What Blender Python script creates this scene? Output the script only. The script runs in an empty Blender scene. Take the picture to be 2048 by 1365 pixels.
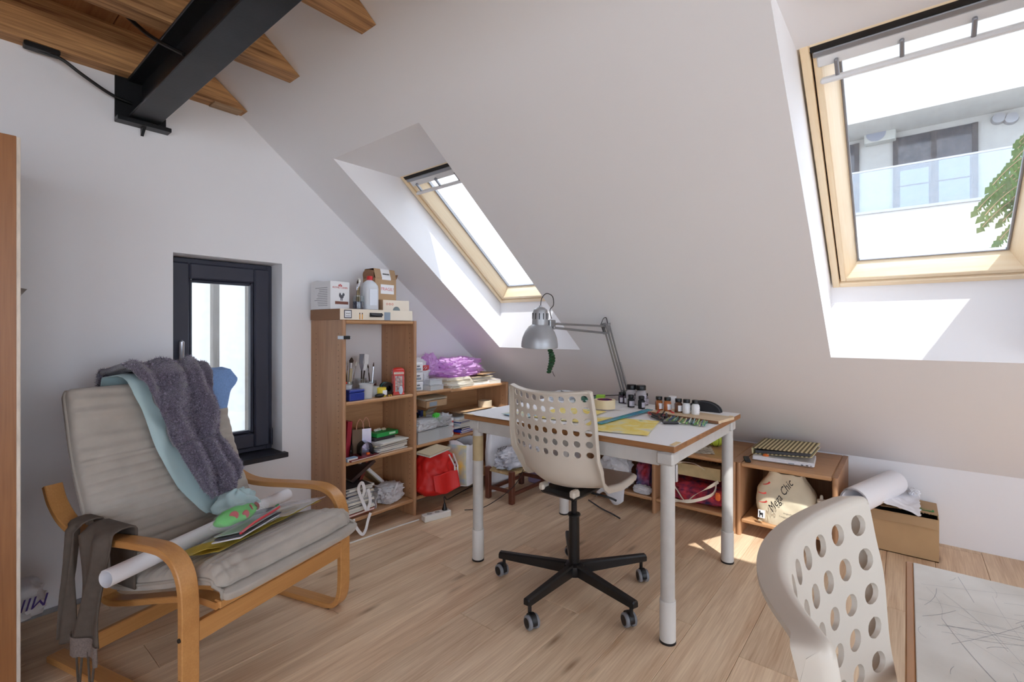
import bpy, math, random
from mathutils import Vector, Matrix, noise, Euler
import numpy as np
random.seed(7)
sc = bpy.context.scene
COL = sc.collection
# ---------------------------------------------------------------- camera (axes: +x to the eaves, +y to the gable wall)
FPX, CXP, HYP, HC = 963.0, 1024.0, 660.0, 1.22
YAW = math.atan(1174/963)
cd = bpy.data.cameras.new('camera'); cam = bpy.data.objects.new('camera', cd); COL.objects.link(cam)
cam.location = (0, 0, HC); cam.rotation_euler = (math.pi/2, 0, -YAW)
cd.sensor_width = 36; cd.lens = FPX/2048*36; cd.shift_y = (HYP-682.5)/2048; cd.clip_start = .02; cd.clip_end = 300
sc.camera = cam
# ---------------------------------------------------------------- world, sun, exposure
wd = bpy.data.worlds.new('sky'); sc.world = wd; wd.use_nodes = True
bgn = wd.node_tree.nodes['Background']; bgn.inputs[0].default_value = (.84, .93, 1.06, 1); bgn.inputs[1].default_value = 1.95
sl = bpy.data.lights.new('sun', 'SUN'); sl.energy = 3.2; sl.angle = .009; sl.color = (1, .96, .9)
sun = bpy.data.objects.new('sun', sl); COL.objects.link(sun); sun.location = (-4, -5, 14)
sun.rotation_euler = Vector((1, 1.3, -3.0)).to_track_quat('-Z', 'Y').to_euler()
vs = sc.view_settings; vs.view_transform = 'Standard'; vs.look = 'None'; vs.gamma = 1; vs.exposure = 1.17; vs.use_curve_mapping = False
sc.cycles.max_bounces = 10; sc.cycles.diffuse_bounces = 7; sc.cycles.transparent_max_bounces = 24

# ---------------------------------------------------------------- pixel -> place (a pixel gives the direction, a plane the distance)
_fw = Vector((math.sin(YAW), math.cos(YAW), 0)); _rt = Vector((math.cos(YAW), -math.sin(YAW), 0)); _up = Vector((0, 0, 1)); _C = Vector((0, 0, HC))
def ray(u, v): return _fw + _rt*((u-CXP)/FPX) - _up*((v-HYP)/FPX)
def onZ(u, v, z): q = ray(u, v); return _C + q*((z-HC)/q.z)
def onX(u, v, x): q = ray(u, v); return _C + q*(x/q.x)
def onY(u, v, y): q = ray(u, v); return _C + q*(y/q.y)

# ---------------------------------------------------------------- materials
_M = {}
def lin(c):
    return tuple(((x/255)/12.92 if x/255 <= .04045 else ((x/255+.055)/1.055)**2.4) for x in c)
def mat(name, col, rough=.55, metal=0, var=.0, vscale=8, bump=0, bscale=60, alpha=1, trans=0, sss=0, emit=0, sheen=0, coat=0, stretch=(1, 1, 1), bdist=.01, col2=None, ior=1.45):
    if name in _M: return _M[name]
    m = bpy.data.materials.new(name); m.use_nodes = True; _M[name] = m
    nt = m.node_tree; b = nt.nodes['Principled BSDF']; N = nt.nodes.new; L = nt.links.new
    c = lin(col); b.inputs['Base Color'].default_value = (*c, 1); b.inputs['Roughness'].default_value = rough; b.inputs['Metallic'].default_value = metal
    b.inputs['IOR'].default_value = ior
    if sheen: b.inputs['Sheen Weight'].default_value = sheen
    if coat: b.inputs['Coat Weight'].default_value = coat
    if trans: b.inputs['Transmission Weight'].default_value = trans
    if alpha < 1: b.inputs['Alpha'].default_value = alpha
    if emit: b.inputs['Emission Color'].default_value = (*c, 1); b.inputs['Emission Strength'].default_value = emit
    if var or bump:
        tc = N('ShaderNodeTexCoord'); mp = N('ShaderNodeMapping'); L(tc.outputs['Object'], mp.inputs[0]); mp.inputs['Scale'].default_value = stretch
    if var:
        n = N('ShaderNodeTexNoise'); n.inputs['Scale'].default_value = vscale; n.inputs['Detail'].default_value = 4; L(mp.outputs[0], n.inputs['Vector'])
        r = N('ShaderNodeValToRGB'); r.color_ramp.elements[0].position = .3; r.color_ramp.elements[1].position = .7
        c2 = lin(col2) if col2 else tuple(x*(1-var) for x in c)
        r.color_ramp.elements[0].color = (*c2, 1)
        r.color_ramp.elements[1].color = (*[min(1, x*(1+var*.4)) for x in c], 1)
        L(n.outputs[0], r.inputs[0]); L(r.outputs[0], b.inputs['Base Color'])
    if bump:
        n2 = N('ShaderNodeTexNoise'); n2.inputs['Scale'].default_value = bscale; n2.inputs['Detail'].default_value = 3; L(mp.outputs[0], n2.inputs['Vector'])
        bp = N('ShaderNodeBump'); bp.inputs['Strength'].default_value = bump; bp.inputs['Distance'].default_value = bdist
        L(n2.outputs[0], bp.inputs['Height']); L(bp.outputs[0], b.inputs['Normal'])
    return m
def wood(name, col, col2, axis='x', rough=.45, scale=1.0, contrast=.5, knots=False, rnd=True, bump=.08, tint=.18):
    """grain along one axis: stretched noise and waves, shifted for each object"""
    if name in _M: return _M[name]
    m = bpy.data.materials.new(name); m.use_nodes = True; _M[name] = m
    nt = m.node_tree; b = nt.nodes['Principled BSDF']; N = nt.nodes.new; L = nt.links.new
    b.inputs['Roughness'].default_value = rough
    tc = N('ShaderNodeTexCoord'); oi = N('ShaderNodeObjectInfo')
    mul = N('ShaderNodeVectorMath'); mul.operation = 'SCALE'; mul.inputs[0].default_value = (37.1, 17.3, 23.7)
    L(oi.outputs['Random'], mul.inputs['Scale'])
    add = N('ShaderNodeVectorMath'); L(tc.outputs['Object'], add.inputs[0])
    if rnd: L(mul.outputs[0], add.inputs[1])
    mp = N('ShaderNodeMapping'); L(add.outputs[0], mp.inputs[0])
    s = [14*scale]*3; s['xyz'.index(axis)] = 1.1*scale; mp.inputs['Scale'].default_value = s
    n1 = N('ShaderNodeTexNoise'); n1.inputs['Scale'].default_value = 1; n1.inputs['Detail'].default_value = 6; n1.inputs['Roughness'].default_value = .62; n1.inputs['Distortion'].default_value = .7
    L(mp.outputs[0], n1.inputs['Vector'])
    mp2 = N('ShaderNodeMapping'); L(add.outputs[0], mp2.inputs[0])
    s2 = [170*scale]*3; s2['xyz'.index(axis)] = 5*scale; mp2.inputs['Scale'].default_value = s2
    n2 = N('ShaderNodeTexNoise'); n2.inputs['Scale'].default_value = 1; n2.inputs['Detail'].default_value = 2; L(mp2.outputs[0], n2.inputs['Vector'])
    mx = N('ShaderNodeMix'); mx.data_type = 'FLOAT'; mx.inputs[0].default_value = .35; L(n1.outputs[0], mx.inputs[2]); L(n2.outputs[0], mx.inputs[3])
    r = N('ShaderNodeValToRGB'); r.color_ramp.elements[0].position = .5-.3*(1-contrast*.6); r.color_ramp.elements[1].position = .5+.25*(1-contrast*.6)
    r.color_ramp.elements[0].color = (*lin(col2), 1); r.color_ramp.elements[1].color = (*lin(col), 1)
    L(mx.outputs[0], r.inputs[0]); out = r.outputs[0]
    if knots:
        mp3 = N('ShaderNodeMapping'); L(add.outputs[0], mp3.inputs[0]); s3 = [9]*3; s3['xyz'.index(axis)] = 2.2; mp3.inputs['Scale'].default_value = s3
        v = N('ShaderNodeTexVoronoi'); v.inputs['Scale'].default_value = 1; L(mp3.outputs[0], v.inputs['Vector'])
        kr = N('ShaderNodeValToRGB'); kr.color_ramp.elements[0].position = .02; kr.color_ramp.elements[1].position = .16
        kr.color_ramp.elements[0].color = (.3, .21, .15, 1); kr.color_ramp.elements[1].color = (1, 1, 1, 1); L(v.outputs['Distance'], kr.inputs[0])
        mk = N('ShaderNodeMix'); mk.data_type = 'RGBA'; mk.blend_type = 'MULTIPLY'; mk.inputs[0].default_value = .7; L(out, mk.inputs[6]); L(kr.outputs[0], mk.inputs[7]); out = mk.outputs[2]
    if rnd and tint:
        hs = N('ShaderNodeHueSaturation'); mr = N('ShaderNodeMapRange'); L(oi.outputs['Random'], mr.inputs[0]); mr.inputs[3].default_value = 1-tint; mr.inputs[4].default_value = 1+tint*.6
        L(mr.outputs[0], hs.inputs['Value']); L(out, hs.inputs['Color']); out = hs.outputs[0]
    L(out, b.inputs['Base Color'])
    bp = N('ShaderNodeBump'); bp.inputs['Strength'].default_value = bump; bp.inputs['Distance'].default_value = .004; L(mx.outputs[0], bp.inputs['Height']); L(bp.outputs[0], b.inputs['Normal'])
    return m
def glassmat(name, col=(1, 1, 1), refl=.08, tint=1.0, dust=0):
    """thin pane: transparent with a weak mirror reflection and some dust"""
    if name in _M: return _M[name]
    m = bpy.data.materials.new(name); m.use_nodes = True; _M[name] = m; nt = m.node_tree; N = nt.nodes.new; L = nt.links.new
    nt.nodes.remove(nt.nodes['Principled BSDF']); out = nt.nodes['Material Output']
    t = N('ShaderNodeBsdfTransparent'); t.inputs[0].default_value = (*[x*tint for x in col], 1)
    g = N('ShaderNodeBsdfGlossy'); g.inputs['Roughness'].default_value = .03; g.inputs[0].default_value = (1, 1, 1, 1)
    lw = N('ShaderNodeLayerWeight'); lw.inputs['Blend'].default_value = .25
    ml = N('ShaderNodeMath'); ml.operation = 'MULTIPLY_ADD'; ml.inputs[1].default_value = .22; ml.inputs[2].default_value = refl; L(lw.outputs['Facing'], ml.inputs[0])
    mx = N('ShaderNodeMixShader'); L(ml.outputs[0], mx.inputs[0]); L(t.outputs[0], mx.inputs[1]); L(g.outputs[0], mx.inputs[2]); last = mx.outputs[0]
    if dust:
        d = N('ShaderNodeBsdfDiffuse'); d.inputs[0].default_value = (.9, .9, .9, 1)
        tc = N('ShaderNodeTexCoord'); n = N('ShaderNodeTexNoise'); n.inputs['Scale'].default_value = 30; n.inputs['Detail'].default_value = 8; L(tc.outputs['Object'], n.inputs['Vector'])
        r = N('ShaderNodeMapRange'); r.inputs[1].default_value = .35; r.inputs[2].default_value = .8; r.inputs[3].default_value = dust*.4; r.inputs[4].default_value = dust*1.6; L(n.outputs[0], r.inputs[0])
        m2 = N('ShaderNodeMixShader'); L(r.outputs[0], m2.inputs[0]); L(last, m2.inputs[1]); L(d.outputs[0], m2.inputs[2]); last = m2.outputs[0]
    L(last, out.inputs[0])
    return m
def clearplastic(name, col=(240, 242, 245), a=.35, rough=.25):
    if name in _M: return _M[name]
    m = mat(name, col, rough, alpha=a, coat=.5); return m
def sheetmat(name, col, rough=.3, trn=.45, a=.85, bump=.0):
    """thin plastic film or paper that lets light through"""
    if name in _M: return _M[name]
    m = mat(name, col, rough, bump=bump, bscale=25, alpha=a)
    nt = m.node_tree; N = nt.nodes.new; L = nt.links.new; b = nt.nodes['Principled BSDF']; out = nt.nodes['Material Output']
    t = N('ShaderNodeBsdfTranslucent'); t.inputs[0].default_value = (*lin(col), 1)
    mx = N('ShaderNodeMixShader'); mx.inputs[0].default_value = trn; L(b.outputs[0], mx.inputs[1]); L(t.outputs[0], mx.inputs[2]); L(mx.outputs[0], out.inputs[0])
    return m

# ---------------------------------------------------------------- mesh builder
def ease(t): return t*t*(3-2*t)
def fb(p, s=1.0, o=3):
    return noise.fractal(Vector(p)*s, 1.0, 2.0, o)
class G:
    def __init__(self): self.v = []; self.f = []; self.mi = []; self.cur = 0
    def m(self, i): self.cur = i; return self
    def add(self, vs_, fs, M=None):
        n = len(self.v)
        self.v += [tuple(M @ Vector(p)) if M else tuple(p) for p in vs_]
        self.f += [tuple(n+i for i in f) for f in fs]; self.mi += [self.cur]*len(fs)
        return self
    def box(self, c, s, bev=0, M=None, rz=0, R=None):
        hx, hy, hz = s[0]/2, s[1]/2, s[2]/2
        T = Matrix.Translation(c)
        if R is not None: T = T @ R.to_4x4()
        elif rz: T = T @ Matrix.Rotation(rz, 4, 'Z')
        if M: T = M @ T
        b = min(bev, hx*.9, hy*.9, hz*.9)
        if b <= 0:
            vs_ = [(x, y, z) for z in (-hz, hz) for y in (-hy, hy) for x in (-hx, hx)]
            return self.add(vs_, [(0, 2, 3, 1), (4, 5, 7, 6), (0, 1, 5, 4), (2, 6, 7, 3), (0, 4, 6, 2), (1, 3, 7, 5)], T)
        vs_ = []; idx = {}
        for sx in (-1, 1):
            for sy in (-1, 1):
                for sz in (-1, 1):
                    for a in range(3):
                        p = [sx*(hx-b), sy*(hy-b), sz*(hz-b)]; p[a] = (sx*hx, sy*hy, sz*hz)[a]
                        idx[(sx, sy, sz, a)] = len(vs_); vs_.append(p)
        F = []
        for a in range(3):
            o = [i for i in range(3) if i != a]
            for s_ in (-1, 1):
                q = []
                for (p, r) in ((-1, -1), (1, -1), (1, 1), (-1, 1)):
                    k = [0, 0, 0]; k[a] = s_; k[o[0]] = p; k[o[1]] = r; q.append(idx[(*k, a)])
                F.append(q)
            for p in (-1, 1):
                for r in (-1, 1):
                    k0 = [0, 0, 0]; k0[o[0]] = p; k0[o[1]] = r; k1 = list(k0); k0[a] = -1; k1[a] = 1
                    F.append([idx[(*k0, o[0])], idx[(*k1, o[0])], idx[(*k1, o[1])], idx[(*k0, o[1])]])
        for sx in (-1, 1):
            for sy in (-1, 1):
                for sz in (-1, 1): F.append([idx[(sx, sy, sz, a)] for a in range(3)])
        out = []
        for q in F:   # orient outward
            a0, a1, a2 = (Vector(vs_[q[i]]) for i in range(3)); nrm = (a1-a0).cross(a2-a0)
            cen = sum((Vector(vs_[i]) for i in q), Vector())/len(q)
            out.append(q if nrm.dot(cen) > 0 else q[::-1])
        return self.add(vs_, out, T)
    def b2(self, x0, x1, y0, y1, z0, z1, bev=0, M=None):
        return self.box(((x0+x1)/2, (y0+y1)/2, (z0+z1)/2), (abs(x1-x0), abs(y1-y0), abs(z1-z0)), bev, M)
    def rings(self, rs, close=True, caps=True):
        n = len(rs[0]); vs_ = [p for r in rs for p in r]; F = []
        for i in range(len(rs)-1):
            for j in range(n if close else n-1):
                k = (j+1) % n; F.append((i*n+j, i*n+k, (i+1)*n+k, (i+1)*n+j))
        if caps: F.append(tuple(range(n))[::-1]); F.append(tuple((len(rs)-1)*n+j for j in range(n)))
        return self.add(vs_, F)
    def tube(self, path, r, n=8, caps=True):
        P = [Vector(p) for p in path]; rr = r if isinstance(r, (list, tuple)) else [r]*len(P)
        T = [(P[min(i+1, len(P)-1)]-P[max(i-1, 0)]).normalized() for i in range(len(P))]
        u = T[0].orthogonal().normalized(); rs = []
        for i, p in enumerate(P):
            u = (u - T[i]*u.dot(T[i])); u = u.normalized() if u.length > 1e-6 else T[i].orthogonal().normalized()
            w = T[i].cross(u)
            rs.append([p + (u*math.cos(2*math.pi*k/n) + w*math.sin(2*math.pi*k/n))*rr[i] for k in range(n)])
        return self.rings(rs, True, caps)
    def cyl(self, p0, p1, r0, r1=None, n=16, bev=0):
        r1 = r0 if r1 is None else r1; p0 = Vector(p0); p1 = Vector(p1)
        if bev:
            d = (p1-p0).normalized()*bev
            return self.tube([p0, p0+d, p1-d, p1], [max(r0-bev, 1e-4), r0, r1, max(r1-bev, 1e-4)], n)
        return self.tube([p0, p1], [r0, r1], n)
    def lathe(self, prof, n=20, M=None, caps=True, a0=0, a1=2*math.pi, squash=1):
        full = abs(a1-a0-2*math.pi) < 1e-6; cnt = n if full else n+1
        rs = [[(r*math.cos(a0+(a1-a0)*k/n), r*squash*math.sin(a0+(a1-a0)*k/n), z) for k in range(cnt)] for r, z in prof]
        if M: rs = [[M @ Vector(p) for p in r] for r in rs]
        return self.rings(rs, full, caps)
    def sweep(self, path, sec, side):
        """section [(s,t)]: s along side vector, t along path normal (side x tangent)"""
        P = [Vector(p) for p in path]; side = Vector(side).normalized(); rs = []
        for i, p in enumerate(P):
            t = (P[min(i+1, len(P)-1)]-P[max(i-1, 0)]).normalized(); nn = side.cross(t).normalized()
            rs.append([p+side*a+nn*b for a, b in sec])
        return self.rings(rs)
    def prism(self, poly, h0, h1, M=None):
        n = len(poly); vs_ = [(x, y, h0) for x, y in poly]+[(x, y, h1) for x, y in poly]
        F = [tuple(range(n))[::-1], tuple(range(n, 2*n))]+[(i, (i+1) % n, n+(i+1) % n, n+i) for i in range(n)]
        return self.add(vs_, F, M)
    def sheet(self, fn, nu, nv, th=0):
        """grid fn(u,v)->point, u,v in 0..1; with thickness along the normal"""
        P = [[Vector(fn(i/nu, j/nv)) for j in range(nv+1)] for i in range(nu+1)]
        if not th:
            return self.add([p for r in P for p in r], [(i*(nv+1)+j, (i+1)*(nv+1)+j, (i+1)*(nv+1)+j+1, i*(nv+1)+j+1) for i in range(nu) for j in range(nv)])
        top = []; bot = []
        for i in range(nu+1):
            for j in range(nv+1):
                a = P[min(i+1, nu)][j]-P[max(i-1, 0)][j]; b = P[i][min(j+1, nv)]-P[i][max(j-1, 0)]
                nn = a.cross(b); nn = nn.normalized() if nn.length > 1e-12 else Vector((0, 0, 1))
                top.append(P[i][j]+nn*th/2); bot.append(P[i][j]-nn*th/2)
        w = nv+1; N0 = len(top); F = []
        for i in range(nu):
            for j in range(nv):
                a, b, c, d = i*w+j, (i+1)*w+j, (i+1)*w+j+1, i*w+j+1
                F.append((a, b, c, d)); F.append((N0+d, N0+c, N0+b, N0+a))
        edge = [i*w for i in range(nu)]+[nu*w+j for j in range(nv)]+[(nu-i)*w+nv for i in range(nu)]+[nv-j for j in range(nv)]
        for k in range(len(edge)):
            a, b = edge[k], edge[(k+1) % len(edge)]; F.append((b, a, N0+a, N0+b))
        return self.add(top+bot, F)
    def blob(self, fn, nu=28, nv=16):
        """closed ball fn(theta, phi)->point, phi from bottom (0) to top (pi)"""
        vs_ = [fn(0, 0)]; F = []
        for j in range(1, nv):
            for i in range(nu): vs_.append(fn(2*math.pi*i/nu, math.pi*j/nv))
        vs_.append(fn(0, math.pi)); last = len(vs_)-1
        for i in range(nu):
            k = (i+1) % nu; F.append((0, 1+k, 1+i)); F.append((last, 1+(nv-2)*nu+i, 1+(nv-2)*nu+k))
            for j in range(nv-2): F.append((1+j*nu+i, 1+j*nu+k, 1+(j+1)*nu+k, 1+(j+1)*nu+i))
        return self.add(vs_, F)
    def mesh(self, name, mats, ang=35):
        me = bpy.data.meshes.new(name); me.from_pydata(self.v, [], self.f)
        mats = mats if isinstance(mats, (list, tuple)) else [mats]
        for m in mats: me.materials.append(m)
        if len(mats) > 1: me.polygons.foreach_set('material_index', self.mi)
        me.polygons.foreach_set('use_smooth', [True]*len(self.f))
        if ang < 180: me.set_sharp_from_angle(angle=math.radians(ang))
        me.update(); return me
    def obj(self, name, mats, parent=None, label=None, cat=None, group=None, kind=None, ang=35, M=None):
        o = bpy.data.objects.new(name, self.mesh(name, mats, ang)); COL.objects.link(o)
        if parent: o.parent = parent
        if M: o.matrix_basis = M
        return tag(o, label, cat, group, kind)
def tag(o, label=None, cat=None, group=None, kind=None):
    if label: o['label'] = label
    if cat: o['category'] = cat
    if group: o['group'] = group
    if kind: o['kind'] = kind
    return o
def thing(name, label, cat, loc=(0, 0, 0), rz=0, group=None, M=None):
    o = bpy.data.objects.new(name, None); COL.objects.link(o); o.empty_display_size = .05
    if M: o.matrix_basis = M
    else: o.location = loc; o.rotation_euler = (0, 0, rz)
    return tag(o, label, cat, group)
def copy_tree(o, parent=None, M=None, label=None):
    c = o.copy(); COL.objects.link(c); c.parent = parent
    if M is not None: c.matrix_basis = M
    if label: c['label'] = label
    for ch in list(o.children): copy_tree(ch, c)
    return c
def meshcopy(o, M, label=None):
    return copy_tree(o, None, M, label)
def TR(x, y, z, rz=0, rx=0, ry=0): return Matrix.Translation((x, y, z)) @ Euler((rx, ry, rz)).to_matrix().to_4x4()
def text(name, s, size, mt, parent, M, align='CENTER', sx=1, shear=0, ext=.0002):
    cu = bpy.data.curves.new(name, 'FONT'); cu.body = s; cu.size = size; cu.align_x = align; cu.align_y = 'CENTER'; cu.shear = shear; cu.extrude = ext; cu.resolution_u = 2
    t = bpy.data.objects.new(name, cu); COL.objects.link(t); dg = bpy.context.evaluated_depsgraph_get()
    me = bpy.data.meshes.new_from_object(t.evaluated_get(dg)); bpy.data.objects.remove(t); bpy.data.curves.remove(cu)
    me.materials.clear(); me.materials.append(mt)
    o = bpy.data.objects.new(name, me); COL.objects.link(o); o.parent = parent; o.matrix_basis = M @ Matrix.Diagonal((sx, 1, 1, 1)); return o
def FACE(origin, right, upv):
    """matrix whose x is right, y is up, z points out of the surface"""
    r = Vector(right).normalized(); n = r.cross(Vector(upv)).normalized(); u = n.cross(r)
    return Matrix(((r.x, u.x, n.x, origin[0]), (r.y, u.y, n.y, origin[1]), (r.z, u.z, n.z, origin[2]), (0, 0, 0, 1)))
# ================================================================= THE SETTING
PAINT = mat('wall_paint', (236, 236, 239), .85, bump=.05, bscale=220, bdist=.002)
GW, KX, KZ, ST = 2.853, 3.675, .433, .7703           # gable wall y, knee wall x, knee height, slope
def slz(x): return KZ+ST*(KX-x)
XL, YF, ZC = -2.1, -3.4, 2.60                         # left wall, wall behind the camera, loft boards
XT = KX-(ZC+.1-KZ)/ST
# floor: base slab + oak planks along x
OAK = wood('oak_laminate', (242, 218, 186), (190, 152, 118), 'x', .45, 1.05, .55, knots=True, tint=.13, bump=.05)
fl = G().b2(XL-.3, KX+.3, YF-.3, GW+.4, -.2, -.016).obj('floor', mat('floor_underlay', (70, 55, 42), .9), kind='structure')
PW, PL = .2, 1.38
known = {1.486: 2.155, 1.286: 1.46, .686: 2.008, 2.086: 1.918, 1.686: 1.703}
plm = G().b2(-PL/2+.0006, PL/2-.0006, -PW/2+.0006, PW/2-.0006, -.016, 0, .0016).mesh('plank', OAK)
cut = {}
y = 1.486-.2*25
while y < GW:
    if y+.2 > YF:
        off = next((v for k, v in known.items() if abs(k-y) < .02), random.uniform(0, PL))
        x = off-PL*8
        while x < KX:
            x0, x1 = max(x, XL), min(x+PL, KX); y0, y1 = max(y, YF), min(y+PW, GW)
            if x1-x0 > .02 and y1-y0 > .01:
                if x1-x0 > PL-1e-4 and y1-y0 > PW-1e-4: me = plm
                else: me = G().b2(-(x1-x0)/2+.0006, (x1-x0)/2-.0006, -(y1-y0)/2+.0006, (y1-y0)/2-.0006, -.016, 0, .0016).mesh('plank', OAK)
                o = bpy.data.objects.new('plank', me); COL.objects.link(o); o.parent = fl; o.location = ((x0+x1)/2, (y0+y1)/2, 0)
            x += PL
    y += .2
# gable wall with the window opening
WX0, WX1, WZ0, WZ1 = .791, 1.337, .497, 1.61
g = G(); Y0, Y1 = GW, GW+.36
def wallbit(g, x0, x1, z0, z1): g.b2(x0, x1, Y0, Y1, z0, z1)
wallbit(g, XL-.3, WX0, -.2, 3.1); wallbit(g, WX1, KX+.3, -.2, 3.1); wallbit(g, WX0, WX1, -.2, WZ0); wallbit(g, WX0, WX1, WZ1, 3.1)
g.obj('wall_back', PAINT, kind='structure')
G().b2(.0, WX1+.2, GW-.008, GW, 0, .022, .002).obj('baseboard_back', mat('skirt_grey', (150, 152, 155), .6, var=.3, vscale=30), kind='structure')
# knee wall and the wall behind the camera, left wall
G().b2(KX, KX+.3, YF-.3, GW+.3, -.2, KZ+.25).obj('wall_right', PAINT, kind='structure')
g = G(); BX0, BX1, BZ0, BZ1 = -1.9, 2.1, .15, 2.4     # wide unseen window added behind the camera to brighten the room
for a in ((XL-.3, BX0, -.2, 3.1), (BX1, KX+.3, -.2, 3.1), (BX0, BX1, -.2, BZ0), (BX0, BX1, BZ1, 3.1)): g.b2(a[0], a[1], YF-.3, YF, a[2], a[3])
g.obj('wall_front', PAINT, kind='structure')
g = G(); LY0, LY1 = -3.0, .6  # opening for the unseen side window, added to let in more daylight
for a in ((YF-.3, LY0, -.2, 3.1), (LY1, GW+.3, -.2, 3.1), (LY0, LY1, -.2, .5), (LY0, LY1, 2.3, 3.1)): g.b2(XL-.3, XL, a[0], a[1], a[2], a[3])
g.obj('wall_left', PAINT, kind='structure')
# sloping ceiling with skylight wells
SX0, SX1 = 1.427, 2.83          # well edges on the slope
FX0, FX1, FO = 1.875, 2.842, .36  # window frame on the roof plane, vertical offset of that plane
RO = .47
wells = [(1.72, 2.445), (-.43, .29), (-1.5, -.78), (-2.6, -1.88)]  # last two wells are unseen, added behind the camera for more daylight
ys = [YF] + sorted([a for w in wells for a in w]) + [GW+.002]
g = G()
def P3(x, y, o=0): return (x, y, slz(x)+o)
xs = [XT, SX0, SX1, KX]
for i in range(len(ys)-1):
    hole = any(abs(ys[i]-w[0]) < 1e-6 for w in wells)
    for k in range(3):
        if not (hole and k == 1): g.add([P3(xs[k], ys[i]), P3(xs[k+1], ys[i]), P3(xs[k+1], ys[i+1]), P3(xs[k], ys[i+1])], [(3, 2, 1, 0)])
    xo = [XT-.3, FX0, FX1, KX+.45]
    for k in range(3):
        if not (hole and k == 1): g.add([P3(xo[k], ys[i], RO), P3(xo[k+1], ys[i], RO), P3(xo[k+1], ys[i+1], RO), P3(xo[k], ys[i+1], RO)], [(0, 1, 2, 3)])
for y0, y1 in wells:
    A, Bq, Cq, D = (SX0, slz(SX0)), (FX0, slz(FX0)+RO), (FX1, slz(FX1)+RO), (SX1, slz(SX1))
    A2, D2 = (FX0, slz(SX0)+.004), (SX1+.006, slz(FX1)+FO)
    for yy, fl_ in ((y0, 0), (y1, 1)):
        q = [(p[0], yy, p[1]) for p in (A, A2, Bq, Cq, D2, D)]
        g.add(q, [tuple(range(6)) if fl_ else tuple(range(6))[::-1]])
    for p, q in ((A, A2), (A2, Bq), (Cq, D2), (D2, D)):
        g.add([(p[0], y0, p[1]), (p[0], y1, p[1]), (q[0], y1, q[1]), (q[0], y0, q[1])], [(0, 1, 2, 3)])
g.obj('ceiling_slope', PAINT, kind='structure', ang=20)
# loft floor above: boards + joists
LOFT = wood('loft_board', (176, 122, 74), (120, 74, 40), 'y', .7, .6, .4, tint=.2)
cl = G().b2(XL-.3, XT+.2, YF-.3, GW, ZC+.025, ZC+.12).obj('ceiling', LOFT, kind='structure')
x = XL
while x < XT-.02:
    x1 = min(x+.33, XT+.02); G().b2(-(x1-x)/2+.002, (x1-x)/2-.002, -3.1, 3.1, 0, .022, .002).obj('board', LOFT, cl, M=TR((x+x1)/2, -.25, ZC)); x = x1
JOIST = wood('old_timber', (206, 158, 106), (104, 64, 36), 'x', .75, .9, .8, knots=True, tint=.15, bump=.25)
JZ = 2.405
for (y0, y1) in [(2.768, GW-.001)]+[(2.193-.6*k, 2.29-.6*k) for k in range(9)]:
    xa, xb = KX-(JZ-KZ)/ST-.004, KX-(ZC-KZ)/ST-.004
    w = y1-y0
    prof = [(XL+.01, JZ), (xa, JZ), (xb, ZC-.001), (XL+.01, ZC-.001)]
    gj = G(); n = len(prof)
    gj.add([(p[0], -w/2, p[1]-JZ) for p in prof]+[(p[0], w/2, p[1]-JZ) for p in prof], [(0, 1, 2, 3), (7, 6, 5, 4), (1, 0, 4, 5), (2, 1, 5, 6), (3, 2, 6, 7), (0, 3, 7, 4)])
    gj.obj('joist', JOIST, cl, M=TR(0, (y0+y1)/2, JZ))
G().box((1.02, 2.808, JZ-.003), (.14, .078, .007), .001).obj('joist_patch', wood('weathered_timber', (190, 160, 125), (120, 95, 70), 'x', .8, .6, .3, knots=True, tint=0), cl)
# steel beam
STEEL = mat('black_steel', (44, 45, 48), .38, .55, var=.35, vscale=6, bump=.12, bscale=90, bdist=.002)
sb = thing('steel_beam', 'black painted steel I-beam carrying the timber joists', 'beam', (.664, 0, 2.215))
BL = GW-.012-YF-.02
yb = (GW-.012+YF+.02)/2
G().b2(-.06, .06, -BL/2, BL/2, 0, .012, .003, TR(0, yb, 0)).obj('bottom_flange', STEEL, sb)
G().b2(-.06, .06, -BL/2, BL/2, .178, .19, .003, TR(0, yb, 0)).obj('top_flange', STEEL, sb)
G().b2(-.004, .004, -BL/2, BL/2, .012, .178, 0, TR(0, yb, 0)).obj('web', STEEL, sb)
G().b2(-.105, .095, GW-.012, GW, -.01, .192, .002).obj('end_plate', STEEL, sb)
G().b2(-.105, .105, GW-.06, GW, -.026, -.006, .002).obj('ledge_plate', STEEL, sb)
g = G(); g.prism([(0, 0), (-.05, 0), (0, -.035)], -.006, .006, FACE((0, GW, -.026), (0, 1, 0), (0, 0, 1))); g.obj('gusset', STEEL, sb)
gw = G()
for k in range(22): gw.box((-.055+k*.005, GW-.058+random.uniform(-.003, .003), -.004), (.006, .005, .005), .002)
gw.obj('weld_bead', STEEL, sb, kind='stuff')
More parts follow.
